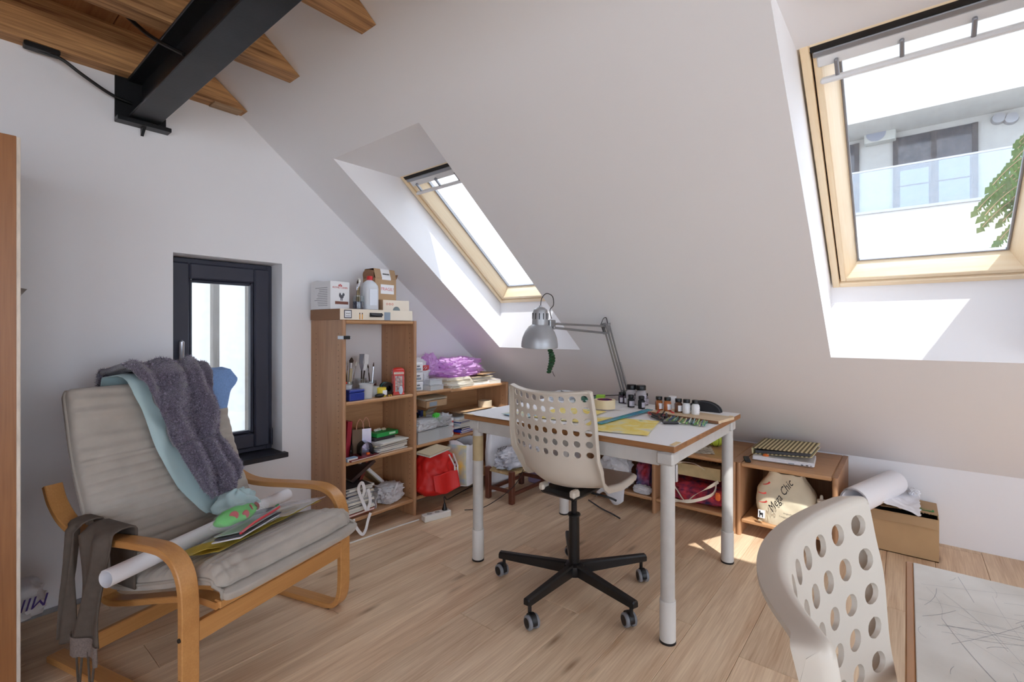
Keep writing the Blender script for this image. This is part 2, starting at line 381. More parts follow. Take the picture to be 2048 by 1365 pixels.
# cables up by the beam
RUB = mat('black_rubber', (18, 18, 19), .5)
def spline(pts, n=8):
    P = [Vector(p) for p in pts]; out = []
    for i in range(len(P)-1):
        p0, p1, p2, p3 = P[max(i-1, 0)], P[i], P[i+1], P[min(i+2, len(P)-1)]
        for k in range(n):
            t = k/n; out.append(.5*((2*p1)+(p2-p0)*t+(2*p0-5*p1+4*p2-p3)*t*t+(3*p1-p0-3*p2+p3)*t**3))
    out.append(P[-1]); return out
c1 = thing('ceiling_cable', 'black cable clamped under the wall-side joist running to the beam end', 'cable', (.34, 2.80, 2.39))
G().tube(spline([(-.04, 0, .0), (.03, -.005, -.012), (.1, .0, -.05), (.2, .02, -.09), (.28, .03, -.10)]), .0075, 8).obj('cable_sheath', RUB, c1)
G().box((-.03, 0, .004), (.11, .05, .022), .004).obj('cable_clamp', mat('black_plastic', (22, 22, 24), .4), c1)
c2 = G().tube(spline([onZ(175, -18, 2.59), onZ(232, 14, 2.545), onX(300, 72, .585), onX(368, 109, .655)]), .0085, 8)
c2.obj('beam_cable', RUB, label='black cable drooping from the loft boards into the beam web', cat='cable')

# ---------------------------------------------------------------- windows
PINE = wood('pine_varnish', (248, 232, 204), (236, 210, 170), 'x', .35, 1.2, .4, tint=0, rnd=False)
PINEY = wood('pine_varnish_cross', (248, 232, 204), (236, 210, 170), 'y', .35, 1.2, .4, tint=0, rnd=False)
PANE = glassmat('roof_glass', (.97, .985, 1), .03, .97, dust=.05)
ALU = mat('window_aluminium', (150, 152, 158), .35, .6)
WPL = mat('white_lacquer', (225, 226, 228), .35)
DARKGAP = mat('gasket_black', (25, 22, 22), .7)
ca = 1/math.sqrt(1+ST*ST); sa = ST*ca
def skylight(n, y0, y1):
    # local: x down the slope, y along +Y, z outward
    o = (FX0, (y0+y1)/2, slz(FX0)+FO)
    M = Matrix(((ca, 0, sa, o[0]), (0, 1, 0, o[1]), (-sa, 0, ca, o[2]), (0, 0, 0, 1)))
    w = bpy.data.objects.new('window_%d' % n, None); COL.objects.link(w); w.matrix_basis = M; w['kind'] = 'structure'
    L_ = (FX1-FX0)/ca; h = (y1-y0)/2
    def frame(name, a, t, z0, z1, m1, m2, bev=.003):
        p = None
        for i, (x0, x1, ya, yb_) in enumerate(((a, L_-a, -h+a, -h+a+t), (a, L_-a, h-a-t, h-a), (a, a+t, -h+a+t, h-a-t), (L_-a-t, L_-a, -h+a+t, h-a-t))):
            G().b2(x0, x1, ya, yb_, z0, z1, bev).obj(name, m1 if i < 2 else m2, w)
    def bevel_frame(a, t, z0, z1):
        # sloping inner faces of the sash, from the room-side lip out to the glass
        c0 = [(a, -h+a), (L_-a, -h+a), (L_-a, h-a), (a, h-a)]; b_ = a+t; c1 = [(b_, -h+b_), (L_-b_, -h+b_), (L_-b_, h-b_), (b_, h-b_)]
        for i in range(4):
            j = (i+1) % 4
            G().add([(*c0[i], z0), (*c0[j], z0), (*c1[j], z1), (*c1[i], z1), (*c0[i], z1+.006), (*c0[j], z1+.006), (*c1[j], z1+.006), (*c1[i], z1+.006)], [(3, 2, 1, 0), (4, 5, 6, 7), (0, 1, 5, 4), (1, 2, 6, 5), (2, 3, 7, 6), (3, 0, 4, 7)]).obj('sash_bevel', PINE if i % 2 == 0 else PINEY, w)
    frame('outer_frame', 0, .028, -.012, .115, PINE, PINEY)
    frame('gasket', .028, .006, .02, .1, DARKGAP, DARKGAP, 0)
    frame('sash', .034, .022, -.004, .06, PINE, PINEY)
    bevel_frame(.056, .046, -.002, .066)
    frame('glazing_bead', .1, .008, .06, .075, ALU, ALU, .002)
    G().b2(.1, L_-.1, -h+.1, h-.1, .068, .072).obj('pane', PANE, w)
    frame('outer_cladding', -.03, .09, .115, .125, ALU, ALU)
    # ventilation bar with its brackets under the head
    G().b2(.010, .030, -h+.03, h-.03, -.0135, .03).obj('head_gap', DARKGAP, w)
    G().b2(.031, .05, -h+.036, h-.036, -.017, .02, .003).obj('head_profile', ALU, w)
    G().b2(.051, .09, -h+.045, h-.045, -.012, .01, .004).obj('vent_flap', WPL, w)
    G().b2(.125, .142, -h+.05, h-.05, -.036, -.010, .006).obj('pull_bar', WPL, w)
    for yy in (-h+.1, -h+.27, h-.27, h-.1):
        G().b2(.07, .135, yy-.006, yy+.006, -.028, -.012, .003).obj('bar_bracket', ALU, w)
    return w
for i, (a, b) in enumerate(wells): skylight(i+2 if i < 2 else i+5, a+.008, b-.008)
# gable window
ANTH = mat('anthracite_pvc', (52, 54, 68), .45, bump=.04, bscale=400)
w1 = bpy.data.objects.new('window_1', None); COL.objects.link(w1); w1.location = (WX0, GW, WZ0); w1['kind'] = 'structure'
ww, wh, d0 = WX1-WX0, WZ1-WZ0, .13
def rect(name, x0, x1, z0, z1, t, y0, y1, m, bev=.004):
    g = G(); g.b2(x0, x0+t, y0, y1, z0, z1, bev); g.b2(x1-t, x1, y0, y1, z0, z1, bev); g.b2(x0+t, x1-t, y0, y1, z0, z0+t, bev); g.b2(x0+t, x1-t, y0, y1, z1-t, z1, bev)
    return g.obj(name, m, w1)
rect('outer_frame', 0, ww, .005, wh-.004, .035, d0, d0+.07, ANTH)
sash = rect('sash', .022, ww-.022, .03, wh-.03, .085, d0-.018, d0+.05, ANTH, .008)
rect('glazing_bead', .105, ww-.105, .115, wh-.115, .018, d0-.006, d0+.04, ANTH, .008)
G().b2(.12, ww-.12, d0+.015, d0+.02, .13, wh-.13).obj('pane', glassmat('pane_glass', (.98, .99, 1), .02, 1, dust=.03), w1)
G().b2(-.02, ww+.018, -.045, .14, -.024, .004, .003).obj('sill', mat('black_sill', (34, 35, 44), .4, var=.15, vscale=20), w1)
SILV = mat('brushed_silver', (190, 190, 195), .3, .85)
hd = G().b2(.042, .072, d0-.03, d0-.018, .455, .545, .004).obj('handle_base', SILV, w1)
G().tube([(.057, d0-.03, .52), (.057, d0-.055, .52), (.057, d0-.06, .535), (.057, d0-.062, .66), (.057, d0-.058, .665)], [.007, .007, .011, .012, .006], 10).obj('handle', SILV, w1)
G().cyl((ww-.012, d0-.02, .03), (ww-.012, d0-.02, .13), .007, n=10, bev=.002).obj('hinge', ANTH, w1)
# unseen windows behind and left of the camera, added for daylight fill
for n, (x0, x1, z0, z1, yy) in ((5, (BX0, BX1, BZ0, BZ1, YF-.15)),):
    o = bpy.data.objects.new('window_%d' % n, None); COL.objects.link(o); o['kind'] = 'structure'; o.location = (x0, yy, z0)
    W_, H_ = x1-x0, z1-z0; g = G()
    for a in ((0, .06, 0, H_), (W_-.06, W_, 0, H_), (.06, W_-.06, 0, .06), (.06, W_-.06, H_-.06, H_), (W_/2-.04, W_/2+.04, .06, H_-.06)): g.b2(a[0], a[1], -.03, .03, a[2], a[3], .004)
    g.obj('frame', ANTH, o); G().b2(.05, W_-.05, -.003, .003, .05, H_-.05).obj('pane', glassmat('pane_glass'), o)
o = bpy.data.objects.new('window_6', None); COL.objects.link(o); o['kind'] = 'structure'; o.location = (XL-.15, LY0, .5)
W_, H_ = LY1-LY0, 1.8; g = G()
for a in ((0, .06, 0, H_), (W_-.06, W_, 0, H_), (.06, W_-.06, 0, .06), (.06, W_-.06, H_-.06, H_), (W_/2-.04, W_/2+.04, .06, H_-.06)): g.b2(-.03, .03, a[0], a[1], a[2], a[3], .004)
g.obj('frame', ANTH, o); G().b2(-.003, .003, .05, W_-.05, .05, H_-.05).obj('pane', glassmat('pane_glass'), o)

# ---------------------------------------------------------------- outdoors
FACADE = mat('white_render', (164, 164, 162), .9, var=.06, vscale=3, bump=.2, bscale=120, bdist=.004)
XF, SC = 14.0, 1.4
def fz(v): return HC+(v-HC)*SC
bd = thing('apartment_building', 'white rendered building with a glass-railed balcony across the street', 'building', (XF, 0, -4))
def bpart(name, x0, x1, y0, y1, z0, z1, m, par=None, bev=0): return G().b2(x0-XF, x1-XF, y0, y1, z0+4, z1+4, bev).obj(name, m, par or bd)
bpart('upper_wall', XF, XF+3.5, -9, 5.5, fz(4.72), 8.9, FACADE)
bpart('recess_wall', XF+1.3, XF+3.5, -9, 5.5, 3.4, fz(4.72), FACADE)
WHF = mat('garden_white', (206, 205, 202), .9)
bpart('parapet', XF, XF+1.3, -9, 5.5, -4, 3.92, WHF)
bpart('lower_wall', XF+1.3, XF+3.5, -9, 5.5, -4, 3.4, WHF)
bpart('coping', XF-.08, XF+.1, -9, 5.5, 3.92, 3.98, ALU)
G().b2(0, .012, -9, 5.5, 7.98, 8.93).obj('balustrade_pane', glassmat('rail_glass', (.86, .92, .97), .1, 1), bd)
bpart('handrail', XF-.01, XF+.03, -9, 5.5, 4.92, 4.96, ALU)
DG = mat('dark_glass', (44, 50, 62), .12, coat=.3); FR = mat('dark_frame', (40, 42, 50), .5)
BLD = mat('pale_blind', (122, 134, 150), .6)
XR = XF+1.3
def opening(name, y0, y1, z0, z1, blinds):
    o = bpart(name, XR-.03, XR+.01, y0, y1, z0, z1, DG)
    n = max(1, round((y1-y0)/.75)); w = (y1-y0)/n
    for k in range(n+1):
        yy = y0+k*w; G().b2(XR-.06-XF, XR-.02-XF, yy-.05, yy+.05, z0+4, z1+4).obj('mullion', FR, o)
    for k in range(n): G().b2(XR-.05-XF, XR-.035-XF, y0+k*w+.09, y0+(k+1)*w-.09, z0+4.1, z0+4+(z1-z0)*blinds[k % len(blinds)]).obj('blind', BLD, o)
    for zz in (.25, .5): G().b2(XR-.055-XF, XR-.04-XF, y0, y1, z0+4+(z1-z0)*zz, z0+4.03+(z1-z0)*zz).obj('transom', FR, o)
a, b = onX(1950, 300, XR).y, onX(1791, 300, XR).y; zt = onX(1870, 262, XR).z
opening('balcony_door', a, b, 3.5, zt, [.72, .66]); opening('window_opening', onX(1714, 300, XR).y, onX(1714, 300, XR).y+1.3, 3.5, onX(1700, 291, XR).z, [.5, .6])
ya, yb2 = onX(1792, 270, XR-.3).y, onX(1728, 270, XR-.3).y; za, zb = onX(1750, 284, XR-.3).z, onX(1750, 250, XR-.3).z
ac = G().b2(XR-.3-XF, XR-XF, ya, yb2, za+4, zb+4, .02).obj('air_conditioner', mat('ac_white', (160, 162, 158), .6), bd)
g = G(); g.cyl((XR-.31-XF, ya+(yb2-ya)*.62, (za+zb)/2+4), (XR-.3-XF, ya+(yb2-ya)*.62, (za+zb)/2+4), .2, n=24); g.obj('fan_grille', mat('grille_grey', (120, 126, 140), .6), ac)
for u in (1997, 2022):
    p = onX(u, 238, XR-.02); G().cyl((XR-.12-XF, p.y, p.z+4), (XR-XF, p.y, p.z+4), .11, .13, 16).obj('vent_cap', ALU, bd)
# terrace edge below, far houses, ground
G().b2(-60, 90, -60, 90, -4.2, -4).obj('ground', mat('street_ground', (206, 204, 200), .9, var=.2), kind='structure')
tr = thing('garden_wall', 'long white garden wall with brown tile coping below the building', 'wall', (9.5, -2, -4))
G().b2(-.15, .15, -5, 7, 0, 5.95).obj('wall_body', mat('garden_white', (206, 205, 202), .9), tr)
G().b2(-.28, .28, -5, 7, 5.95, 6.12, .03).obj('coping', mat('brown_tile', (160, 125, 105), .8, var=.2, vscale=4), tr)
far = thing('far_house', 'pale distant house with tiled roof seen through the roof window', 'house', (22, 17, -4))
G().b2(-4, 4, -5, 5, 0, 11).obj('wall_body', mat('far_wall', (138, 142, 150), .9), far)
g = G(); g.prism([(-4.5, 0), (4.5, 0), (0, 2.2)], -5.3, 5.3, FACE((0, 0, 11), (1, 0, 0), (0, 0, 1))); g.obj('roof', mat('far_roof', (120, 116, 118), .9), far)
for k in range(3):
    for j in range(3):
        G().b2(-4.05, -4, -3.6+k*2.8, -2.2+k*2.8, 1.5+j*3.2, 3+j*3.2).obj('window', DG, far)
# white sheeting outside the gable window
sh = thing('sheeting_screen', 'white translucent sheeting on timber posts outside the small window', 'screen', (1.1, 3.75, -4))
g = G()
g.sheet(lambda u, v: (-1.2+u*2.6, .02*math.sin(u*60)+.01*math.sin(v*40+u*9), 3+v*5), 90, 10, .004); g.obj('sheet', sheetmat('white_sheeting', (232, 233, 232), .4, .55, 1), sh)
for u in (428, 497):
    p = onY(u, 700, 3.70); G().b2(p.x-1.1-.022, p.x-1.1+.022, -.09, -.04, 0, 8, .004).obj('post', wood('grey_timber', (150, 145, 140), (105, 100, 96), 'z', .8, 1, .4), sh)
# tree whose branches hang in front of the right skylight
LEAF = sheetmat('tree_leaf', (72, 100, 50), .5, .45, 1)
BARK = mat('bark', (120, 95, 70), .9, var=.3)
tree = thing('leafy_tree', 'green tree with hanging pinnate leaves outside the right roof window', 'tree', (8.0, -2.6, -4))
G().tube(spline([(0, 0, 0), (.1, .05, 3), (-.05, -.1, 5.5), (-.3, .2, 7.2)]), .1, 8).obj('trunk', BARK, tree)
gl = G(); gb = G()
def pinnate(g, gb, P0, d, length, drop, seed):
    rnd = random.Random(seed); pts = [Vector(P0)+Vector(d)*length*t+Vector((0, 0, -drop*t*t)) for t in [k/9 for k in range(10)]]
    gb.tube(pts, .004, 4)
    for k in range(1, 10):
        t = (pts[k]-pts[k-1]).normalized(); s = t.cross(Vector((0, 0, 1))).normalized()
        for sg in (-1, 1):
            ln = .13*(1-.04*k)*rnd.uniform(.8, 1.2); dd = (s*sg*.75+t*.5+Vector((0, 0, -.6+rnd.uniform(-.2, .2)))).normalized(); wv = dd.cross(t).normalized()*.034
            a = pts[k]; g.add([a, a+dd*ln*.4+wv, a+dd*ln, a+dd*ln*.4-wv], [(0, 1, 2, 3)])
tips = [(1955, 395), (1965, 430), (1985, 345), (1995, 375), (1975, 375), (2005, 420), (2010, 360), (2020, 330), (2030, 400), (2025, 300), (1990, 470), (2000, 455), (2012, 480), (2035, 275), (2040, 320), (2045, 350), (1970, 405), (2000, 400), (2015, 385), (2038, 262), (2028, 440)]
for k, (u, v) in enumerate(tips):
    X = 6.6+random.uniform(-.5, .7); p = onX(u, v, X)-Vector((8.0, -2.6, -4)); q = onX(u+75, v-38, X+.3)-Vector((8.0, -2.6, -4))
    dd = p-q; pinnate(gl, gb, q, dd.normalized(), dd.length*1.0, .12, k)
for k in range(120):
    q = Vector((random.gauss(-.2, .9), random.gauss(-.5, .8), random.gauss(7.6, .7))); 
    if q.y > .25: q.y = -.4
    a = random.uniform(0, 6.28); pinnate(gl, gb, q, Vector((math.cos(a), min(.1, math.sin(a)), -.1)).normalized(), .5, .2, k+99)
gl.obj('leaves', LEAF, tree, kind='stuff', ang=180); gb.obj('twigs', BARK, tree, kind='stuff')
# ================================================================= FURNITURE
# ---------------------------------------------------------------- bookcases
ALZ = wood('alder_upright', (192, 148, 110), (150, 106, 74), 'z', .4, 1.3, .3, tint=.06)
ALX = wood('alder_shelf', (206, 160, 116), (166, 120, 80), 'x', .4, 1.3, .3, tint=.06)
ALY = wood('alder_bench', (206, 160, 116), (166, 120, 80), 'y', .4, 1.3, .3, tint=.06)
HOLE = mat('pin_hole_dark', (40, 26, 18), .9)
def bullnose(n=6, w=.026, d=.36):
    """plan outline of an upright, rounded at the front (y=0) edge"""
    return [(w/2*math.cos(math.pi+math.pi*k/n), w/2+w/2*math.sin(math.pi+math.pi*k/n)) for k in range(n+1)]+[(w/2, d), (-w/2, d)]
def bookcase(name, label, x0, x1, yf, yb, ztop, shelves, left=True, right=True, topover=False, back=(), th=.022, group=None):
    t = thing(name, label, 'bookcase', (x0, yf, 0), 0, group); W_, D = x1-x0, yb-yf; u = .026
    for ok, xx in ((left, u/2), (right, W_-u/2)):
        if ok:
            up = G().prism(bullnose(6, u, D), 0, ztop).obj('side_panel', ALZ, t, M=TR(xx, 0, 0))
            g = G(); zz = .14
            while zz < ztop-.08:
                for yy in (.045, D-.06):
                    for s in (-1, 1): g.cyl((s*(u/2+.0004), yy, zz), (s*(u/2-.002), yy, zz), .0028, n=6)
                zz += .032
            g.obj('pin_holes', HOLE, up, kind='stuff')
    for z in shelves:
        a, b = (u if left else 0), (W_-u if right else W_)
        G().b2(-(b-a)/2+.0005, (b-a)/2-.0005, 0, D-.01, -th, 0, .006).obj('shelf', ALX, t, M=TR((a+b)/2, .006, z))
    for (z0, z1) in back: G().b2(u if left else 0, W_-u if right else W_, D-.012, D-.004, z0, z1).obj('back_panel', ALX, t)
    return t
bookcase('tall_bookcase', 'tall open alder bookcase with four shelves beside the small window', 1.515, 2.058, 2.495, 2.85, 1.278, [.111, .451, .80, 1.278], back=[(.1, .79)])
bookcase('low_bookcase', 'narrow low bookcase joined to the tall one, filled with clear boxes and a red bag', 2.0585, 2.375, 2.50, 2.85, .803, [.113, .455, .803], left=False, right=False, back=[(.1, .79)])
bookcase('low_bookcase', 'wide low bookcase with papers and a purple bag on top, near the sloped ceiling', 2.376, 3.015, 2.505, 2.85, .795, [.113, .455, .795], left=False, right=True, back=[(.1, .79)])
# benches along the knee wall (open fronts face the room)
def bench(label, y0, y1, x0=3.065, x1=3.66, ztop=.43, zb=.10, ls=True):
    t = thing('bench_shelf', label, 'shelf unit', (x0, y0, 0), 0, 'low shelf units along the knee wall'); D, W_ = x1-x0, y1-y0; u = .026
    out = bullnose(6, u, D)
    for yy in ([u/2] if not ls else [u/2, W_-u/2]):
        G().prism(out, 0, ztop, Matrix.Rotation(-math.pi/2, 4, 'Z')).obj('side_panel', ALZ, t, M=TR(0, yy, 0))
    for z in (ztop, zb): G().b2(.006, D, u+.0005, W_-(u if ls else 0)-.0005, z-.022, z, .006).obj('shelf', ALY, t)
    G().b2(D-.012, D-.004, u, W_-u, zb, ztop-.022).obj('back_panel', ALZ, t)
    G().b2(D*.4, D*.4+.015, u, W_-u, 0, zb-.022).obj('plinth', ALY, t)
    return t
bench('open alder bench unit holding the printed cream bag, striped binder on top', .283, .79)
bench('open alder bench unit under the table end holding the taped album and floral bag', .79, 1.29, ls=False)
bench('open alder bench unit behind the office chair stuffed with plastic bags', 1.29, 1.87)
# shelf cabinet at the left edge of the picture
WAL = wood('brown_cabinet', (166, 112, 66), (132, 84, 46), 'z', .4, 1, .4, tint=0)
cab = thing('cabinet', 'tall brown wooden open cabinet standing by the gable wall', 'cabinet', (-.16, 2.28, 0))
G().b2(0, .352, 0, .018, 0, 1.862, .001).obj('side_panel', WAL, cab)
G().b2(.352, .362, .0, .018, 0, 1.86, .001).obj('edge_band', mat('pale_edge', (226, 214, 200), .6, var=.25, vscale=60, stretch=(1, 1, .2)), cab)
G().b2(.03, .4, .50, .52, .0, 1.862, .001).obj('side_panel', mat('dull_brown_panel', (120, 98, 78), .6), cab)
for z in (.15, .62, .98, 1.34, 1.862): G().b2(.01, .34, .018, .50, z-.018, z, .001).obj('shelf', WAL, cab)
G().b2(0, .01, .018, .50, .0, 1.85).obj('back_panel', WAL, cab)
# ---------------------------------------------------------------- work table
TLEG = mat('table_leg_paint', (196, 194, 190), .45, var=.08, vscale=14)
TEDGE = wood('table_edge_wood', (166, 116, 70), (112, 72, 40), 'y', .6, 1, .4, tint=0)
TX0, TX1, TY0, TY1, TZ = 1.80, 2.735, .68, 1.805, .775
tb = thing('work_table', 'large work table with pale tubular legs and worn wooden edges, covered in papers', 'table', (TX0, TY0, 0))
TW, TD = TX1-TX0, TY1-TY0
G().b2(0, TW, 0, TD, TZ-.024, TZ, .003).obj('tabletop', TEDGE, tb)
legs = [(1.843-TX0, .724-TY0), (1.862-TX0, 1.76-TY0), (2.672-TX0, .729-TY0), (2.69-TX0, 1.76-TY0)]
for (lx, ly) in legs:
    lg = G().cyl((lx, ly, .15), (lx, ly, TZ-.025), .0275, n=24).obj('leg', TLEG, tb)
    G().cyl((lx, ly, .008), (lx, ly, .165), .031, n=24, bev=.0015).obj('leg_extension', mat('leg_sleeve', (214, 212, 208), .4), lg)
    G().cyl((lx, ly, 0), (lx, ly, .008), .032, n=24).obj('foot_cap', mat('black_plastic', (22, 22, 24), .4), lg)
    G().box((lx, ly, TZ-.055), (.066, .066, .05), .006).obj('corner_block', TLEG, lg)
for a, b in ((0, 1), (2, 3), (0, 2), (1, 3)):
    (xa, ya), (xb, yb_) = legs[a], legs[b]
    if a+2 == b: G().b2(xa+.03, xb-.03, ya-.012, ya+.012, TZ-.09, TZ-.026, .002).obj('apron', TLEG, tb)
    else: G().b2(xa-.012, xa+.012, ya+.03, yb_-.03, TZ-.09, TZ-.026, .002).obj('apron', TLEG, tb)
G().box((legs[0][0]+.034, legs[0][1]-.012, .655), (.014, .03, .07), .003).obj('catch_plate', SILV, tb, 'small silver catch screwed to the table leg')
# ---------------------------------------------------------------- foreground desk
DT = mat('scratched_white', (214, 211, 204), .5, var=.12, vscale=7, col2=(196, 190, 180))
dk = thing('drawing_desk', 'scratched white drawing desk with a brown wooden edge', 'desk', (1.294, .002, 0))
G().b2(-1.0, -.001, -1.3, -.012, .718, .74, .001).obj('desktop', DT, dk)
G().b2(-1.0, -.001, -.012, 0, .712, .7395, .002).obj('edge_strip', wood('desk_edge', (176, 120, 62), (138, 88, 42), 'x', .5, 1, .4, tint=0), dk)
g = G(); rs = random.Random(5)
for k in range(420):
    u, v = rs.uniform(.02, .76), rs.uniform(.02, 1.0); a = rs.choice([rs.gauss(.3, .12), rs.gauss(1.9, .2), rs.uniform(0, 3.14)]); l = rs.uniform(.02, .22); w = rs.uniform(.00012, .00042); bow = rs.gauss(0, .004)
    pts = []
    for s in range(5):
        t = s/4-.5; cx_ = -u+math.cos(a)*l*t-math.sin(a)*bow*(1-4*t*t); cy_ = -v+math.sin(a)*l*t+math.cos(a)*bow*(1-4*t*t); pts.append((cx_, cy_))
    if any(p[0] > -.004 or p[0] < -.77 or p[1] > -.014 for p in pts): continue
    for s in range(4):
        p, q = pts[s], pts[s+1]; nx, ny = -(q[1]-p[1]), q[0]-p[0]; d_ = math.hypot(nx, ny) or 1; nx, ny = nx/d_*w, ny/d_*w
        g.add([(p[0]-nx, p[1]-ny, .7402), (q[0]-nx, q[1]-ny, .7402), (q[0]+nx, q[1]+ny, .7402), (p[0]+nx, p[1]+ny, .7402)], [(0, 1, 2, 3)])
g.obj('scratch_marks', mat('pencil_grey', (150, 152, 156), .8), dk, kind='stuff')
for (lx, ly) in ((-.05, -.1), (-.95, -.50), (-.05, -1.25), (-.95, -1.25)): G().cyl((lx, ly, 0), (lx, ly, .718), .02, n=16).obj('leg', TLEG, dk)
# ---------------------------------------------------------------- office chairs
SHELL = mat('beige_shell', (206, 197, 184), .38, var=.04, vscale=5)
BLK = mat('black_powdercoat', (20, 20, 22), .35, bump=.03, bscale=300)
BPL = mat('black_plastic', (22, 22, 24), .4)
def interp1(tb_, q):
    for (a, b), (c, d) in zip(tb_, tb_[1:]):
        if q <= c: return b+(d-b)*ease((q-a)/(c-a))
    return tb_[-1][1]
def shell_mesh(dz):
    prof = [(-.250, .972), (-.243, .94), (-.232, .88), (-.222, .80), (-.216, .72), (-.208, .66), (-.190, .60), (-.155, .555), (-.10, .532), (-.02, .528), (.08, .538), (.16, .547), (.215, .545), (.245, .53), (.25, .512)]
    prof = spline([(0, a, b+dz) for a, b in prof], 6); n = len(prof)
    cum = [0]
    for i in range(1, n): cum.append(cum[-1]+(prof[i]-prof[i-1]).length)
    Ltot = cum[-1]
    def at(s):
        s = max(0, min(Ltot-1e-6, s)); i = max(k for k in range(n) if cum[k] <= s); i = min(i, n-2)
        t = (s-cum[i])/(cum[i+1]-cum[i]); p = prof[i].lerp(prof[i+1], t); a = prof[max(i-1, 0)]; b = prof[min(i+2, n-1)]; tg = (b-a).normalized()
        return p, Vector((0, -tg.z, tg.y))*-1   # front normal
    zs = lambda z: next(cum[i] for i in range(n) if prof[i].z < z+dz)   # arc at height z on the front part
    rb, ext, rt_ = .008, .02, .008
    def S(u, s, off):
        a = abs(u); sg = 1 if u >= 0 else -1; fl_ = .88; t2 = 0
        if s < SR: pos = rt_*(1-math.sin(min(1, (1-s/SR)/.45)*math.pi/2))
        else: pos = s-SR+rt_
        if a > .8: pos += .035*(1-math.sqrt(max(0, 1-((a-.8)/.2)**2)))*max(0, 1-pos/.14)
        p, nn = at(pos); z = p.z-dz
        if nn.dot(Vector((0, 1, 0 if z > .6 else 1))) < 0: nn = -nn
        wb = .212+.014*math.sin(max(0, min(1, (.96-z)/.45))*math.pi)
        k = ease(max(0, min(1, (s-Ltot*.80)/(Ltot*.2)))); w = wb-.03*k*k
        t1 = max(0, (a-fl_)/(1-fl_)); x = min(a/fl_, 1)*w; T2 = max(0, 1-s/SR)
        def fold_(t): return (math.sin(min(1, t/.45)*1.62), (1-math.cos(min(1, t/.45)*1.62))*rb+max(0, t-.45)/.55*ext, min(1, t/.45)*1.62)
        f1, b1, a1_ = fold_(t1); f2, b2_, a2_ = fold_(T2); x += f1*rb
        tt = min(1.62, math.hypot(a1_, a2_)); o = -max(b1, b2_); nf = math.cos(tt); nx = math.sin(tt)*(a1_/tt if tt else 0); nz = math.sin(tt)*(a2_/tt if tt else 0)
        q_ = s/Ltot; curve = interp1([(0, .058), (.12, .052), (.25, .046), (.35, .05), (.45, .07), (.53, .07), (.64, .03), (.8, .012), (1, .006)], q_)
        o += curve*(min(x, w)/.2)**2
        q = p+nn*(o+off*nf)+Vector((0, 0, off*nz)); q.x = sg*(x+off*nx); return q
    g = G(); th = .0065
    SR = .03; us = [-1, -.967, -.934, -.907, -.88, -.86]+[-.86+1.72*k/9 for k in range(1, 9)]+[.86, .88, .907, .934, .967, 1]
    s0 = SR+.002; s1 = s0+.281; ss = [0, SR*.3, SR*.55, SR*.7, SR*.85, SR, s0]; ss += [s0+(s1-s0)*k/6 for k in range(1, 7)]
    m = 14
    for k in range(1, m+1): ss.append(s1+(Ltot-s1)*k/m)
    sub = 4
    cache = {}
    def V(u, s, off):
        key = (round(u, 5), round(s, 5), off)
        if key not in cache: cache[key] = len(g.v); g.v.append(tuple(S(u, s, off)))
        return cache[key]
    def F(*f):
        g.f.append(f); g.mi.append(0)
    for i in range(len(us)-1):
        for j in range(len(ss)-1):
            ua, ub, sa_, sb_ = us[i], us[i+1], ss[j], ss[j+1]
            hole = 5 <= i <= 13 and 6 <= j <= 11
            if not hole:
                nsu = sub if 5 <= i <= 13 else 1; nsv = sub if 6 <= j <= 11 else 1
                for a in range(nsu):
                    for b in range(nsv):
                        q = [(ua+(ub-ua)*x/nsu, sa_+(sb_-sa_)*y_/nsv) for x, y_ in ((a, b), (a+1, b), (a+1, b+1), (a, b+1))]
                        F(*[V(*p, th/2) for p in q]); F(*[V(*p, -th/2) for p in q][::-1])
            else:
                bd_ = [(k/sub, 0) for k in range(sub)]+[(1, k/sub) for k in range(sub)]+[(1-k/sub, 1) for k in range(sub)]+[(0, 1-k/sub) for k in range(sub)]
                uc, sc_ = (ua+ub)/2, (sa_+sb_)/2; hr = .0145; ru = hr/(.215/.88); nb = len(bd_)
                outer = [(ua+(ub-ua)*x, sa_+(sb_-sa_)*y_) for x, y_ in bd_]
                inner = [(uc+ru*math.cos(math.atan2(y_-.5, x-.5)), sc_+hr*math.sin(math.atan2(y_-.5, x-.5))) for x, y_ in bd_]
                for k in range(nb):
                    l = (k+1) % nb
                    F(V(*outer[k], th/2), V(*outer[l], th/2), V(*inner[l], th/2), V(*inner[k], th/2))
                    F(V(*outer[l], -th/2), V(*outer[k], -th/2), V(*inner[k], -th/2), V(*inner[l], -th/2))
                    F(V(*inner[k], th/2), V(*inner[l], th/2), V(*inner[l], -th/2), V(*inner[k], -th/2))
    # rim
    def strip(pts):
        for k in range(len(pts)-1): F(V(*pts[k], -th/2), V(*pts[k+1], -th/2), V(*pts[k+1], th/2), V(*pts[k], th/2))
    def subd(vals, lo, hi):
        out = []
        for k in range(len(vals)-1):
            nn = sub if lo <= k <= hi else 1
            out += [vals[k]+(vals[k+1]-vals[k])*q/nn for q in range(nn)]
        return out+[vals[-1]]
    uu = subd(us, 5, 13); s2 = subd(ss, 6, 11)
    strip([(u, 0) for u in uu]); strip([(u, Ltot) for u in uu][::-1]); strip([(1, s) for s in s2]); strip([(-1, s) for s in s2][::-1])
    return g
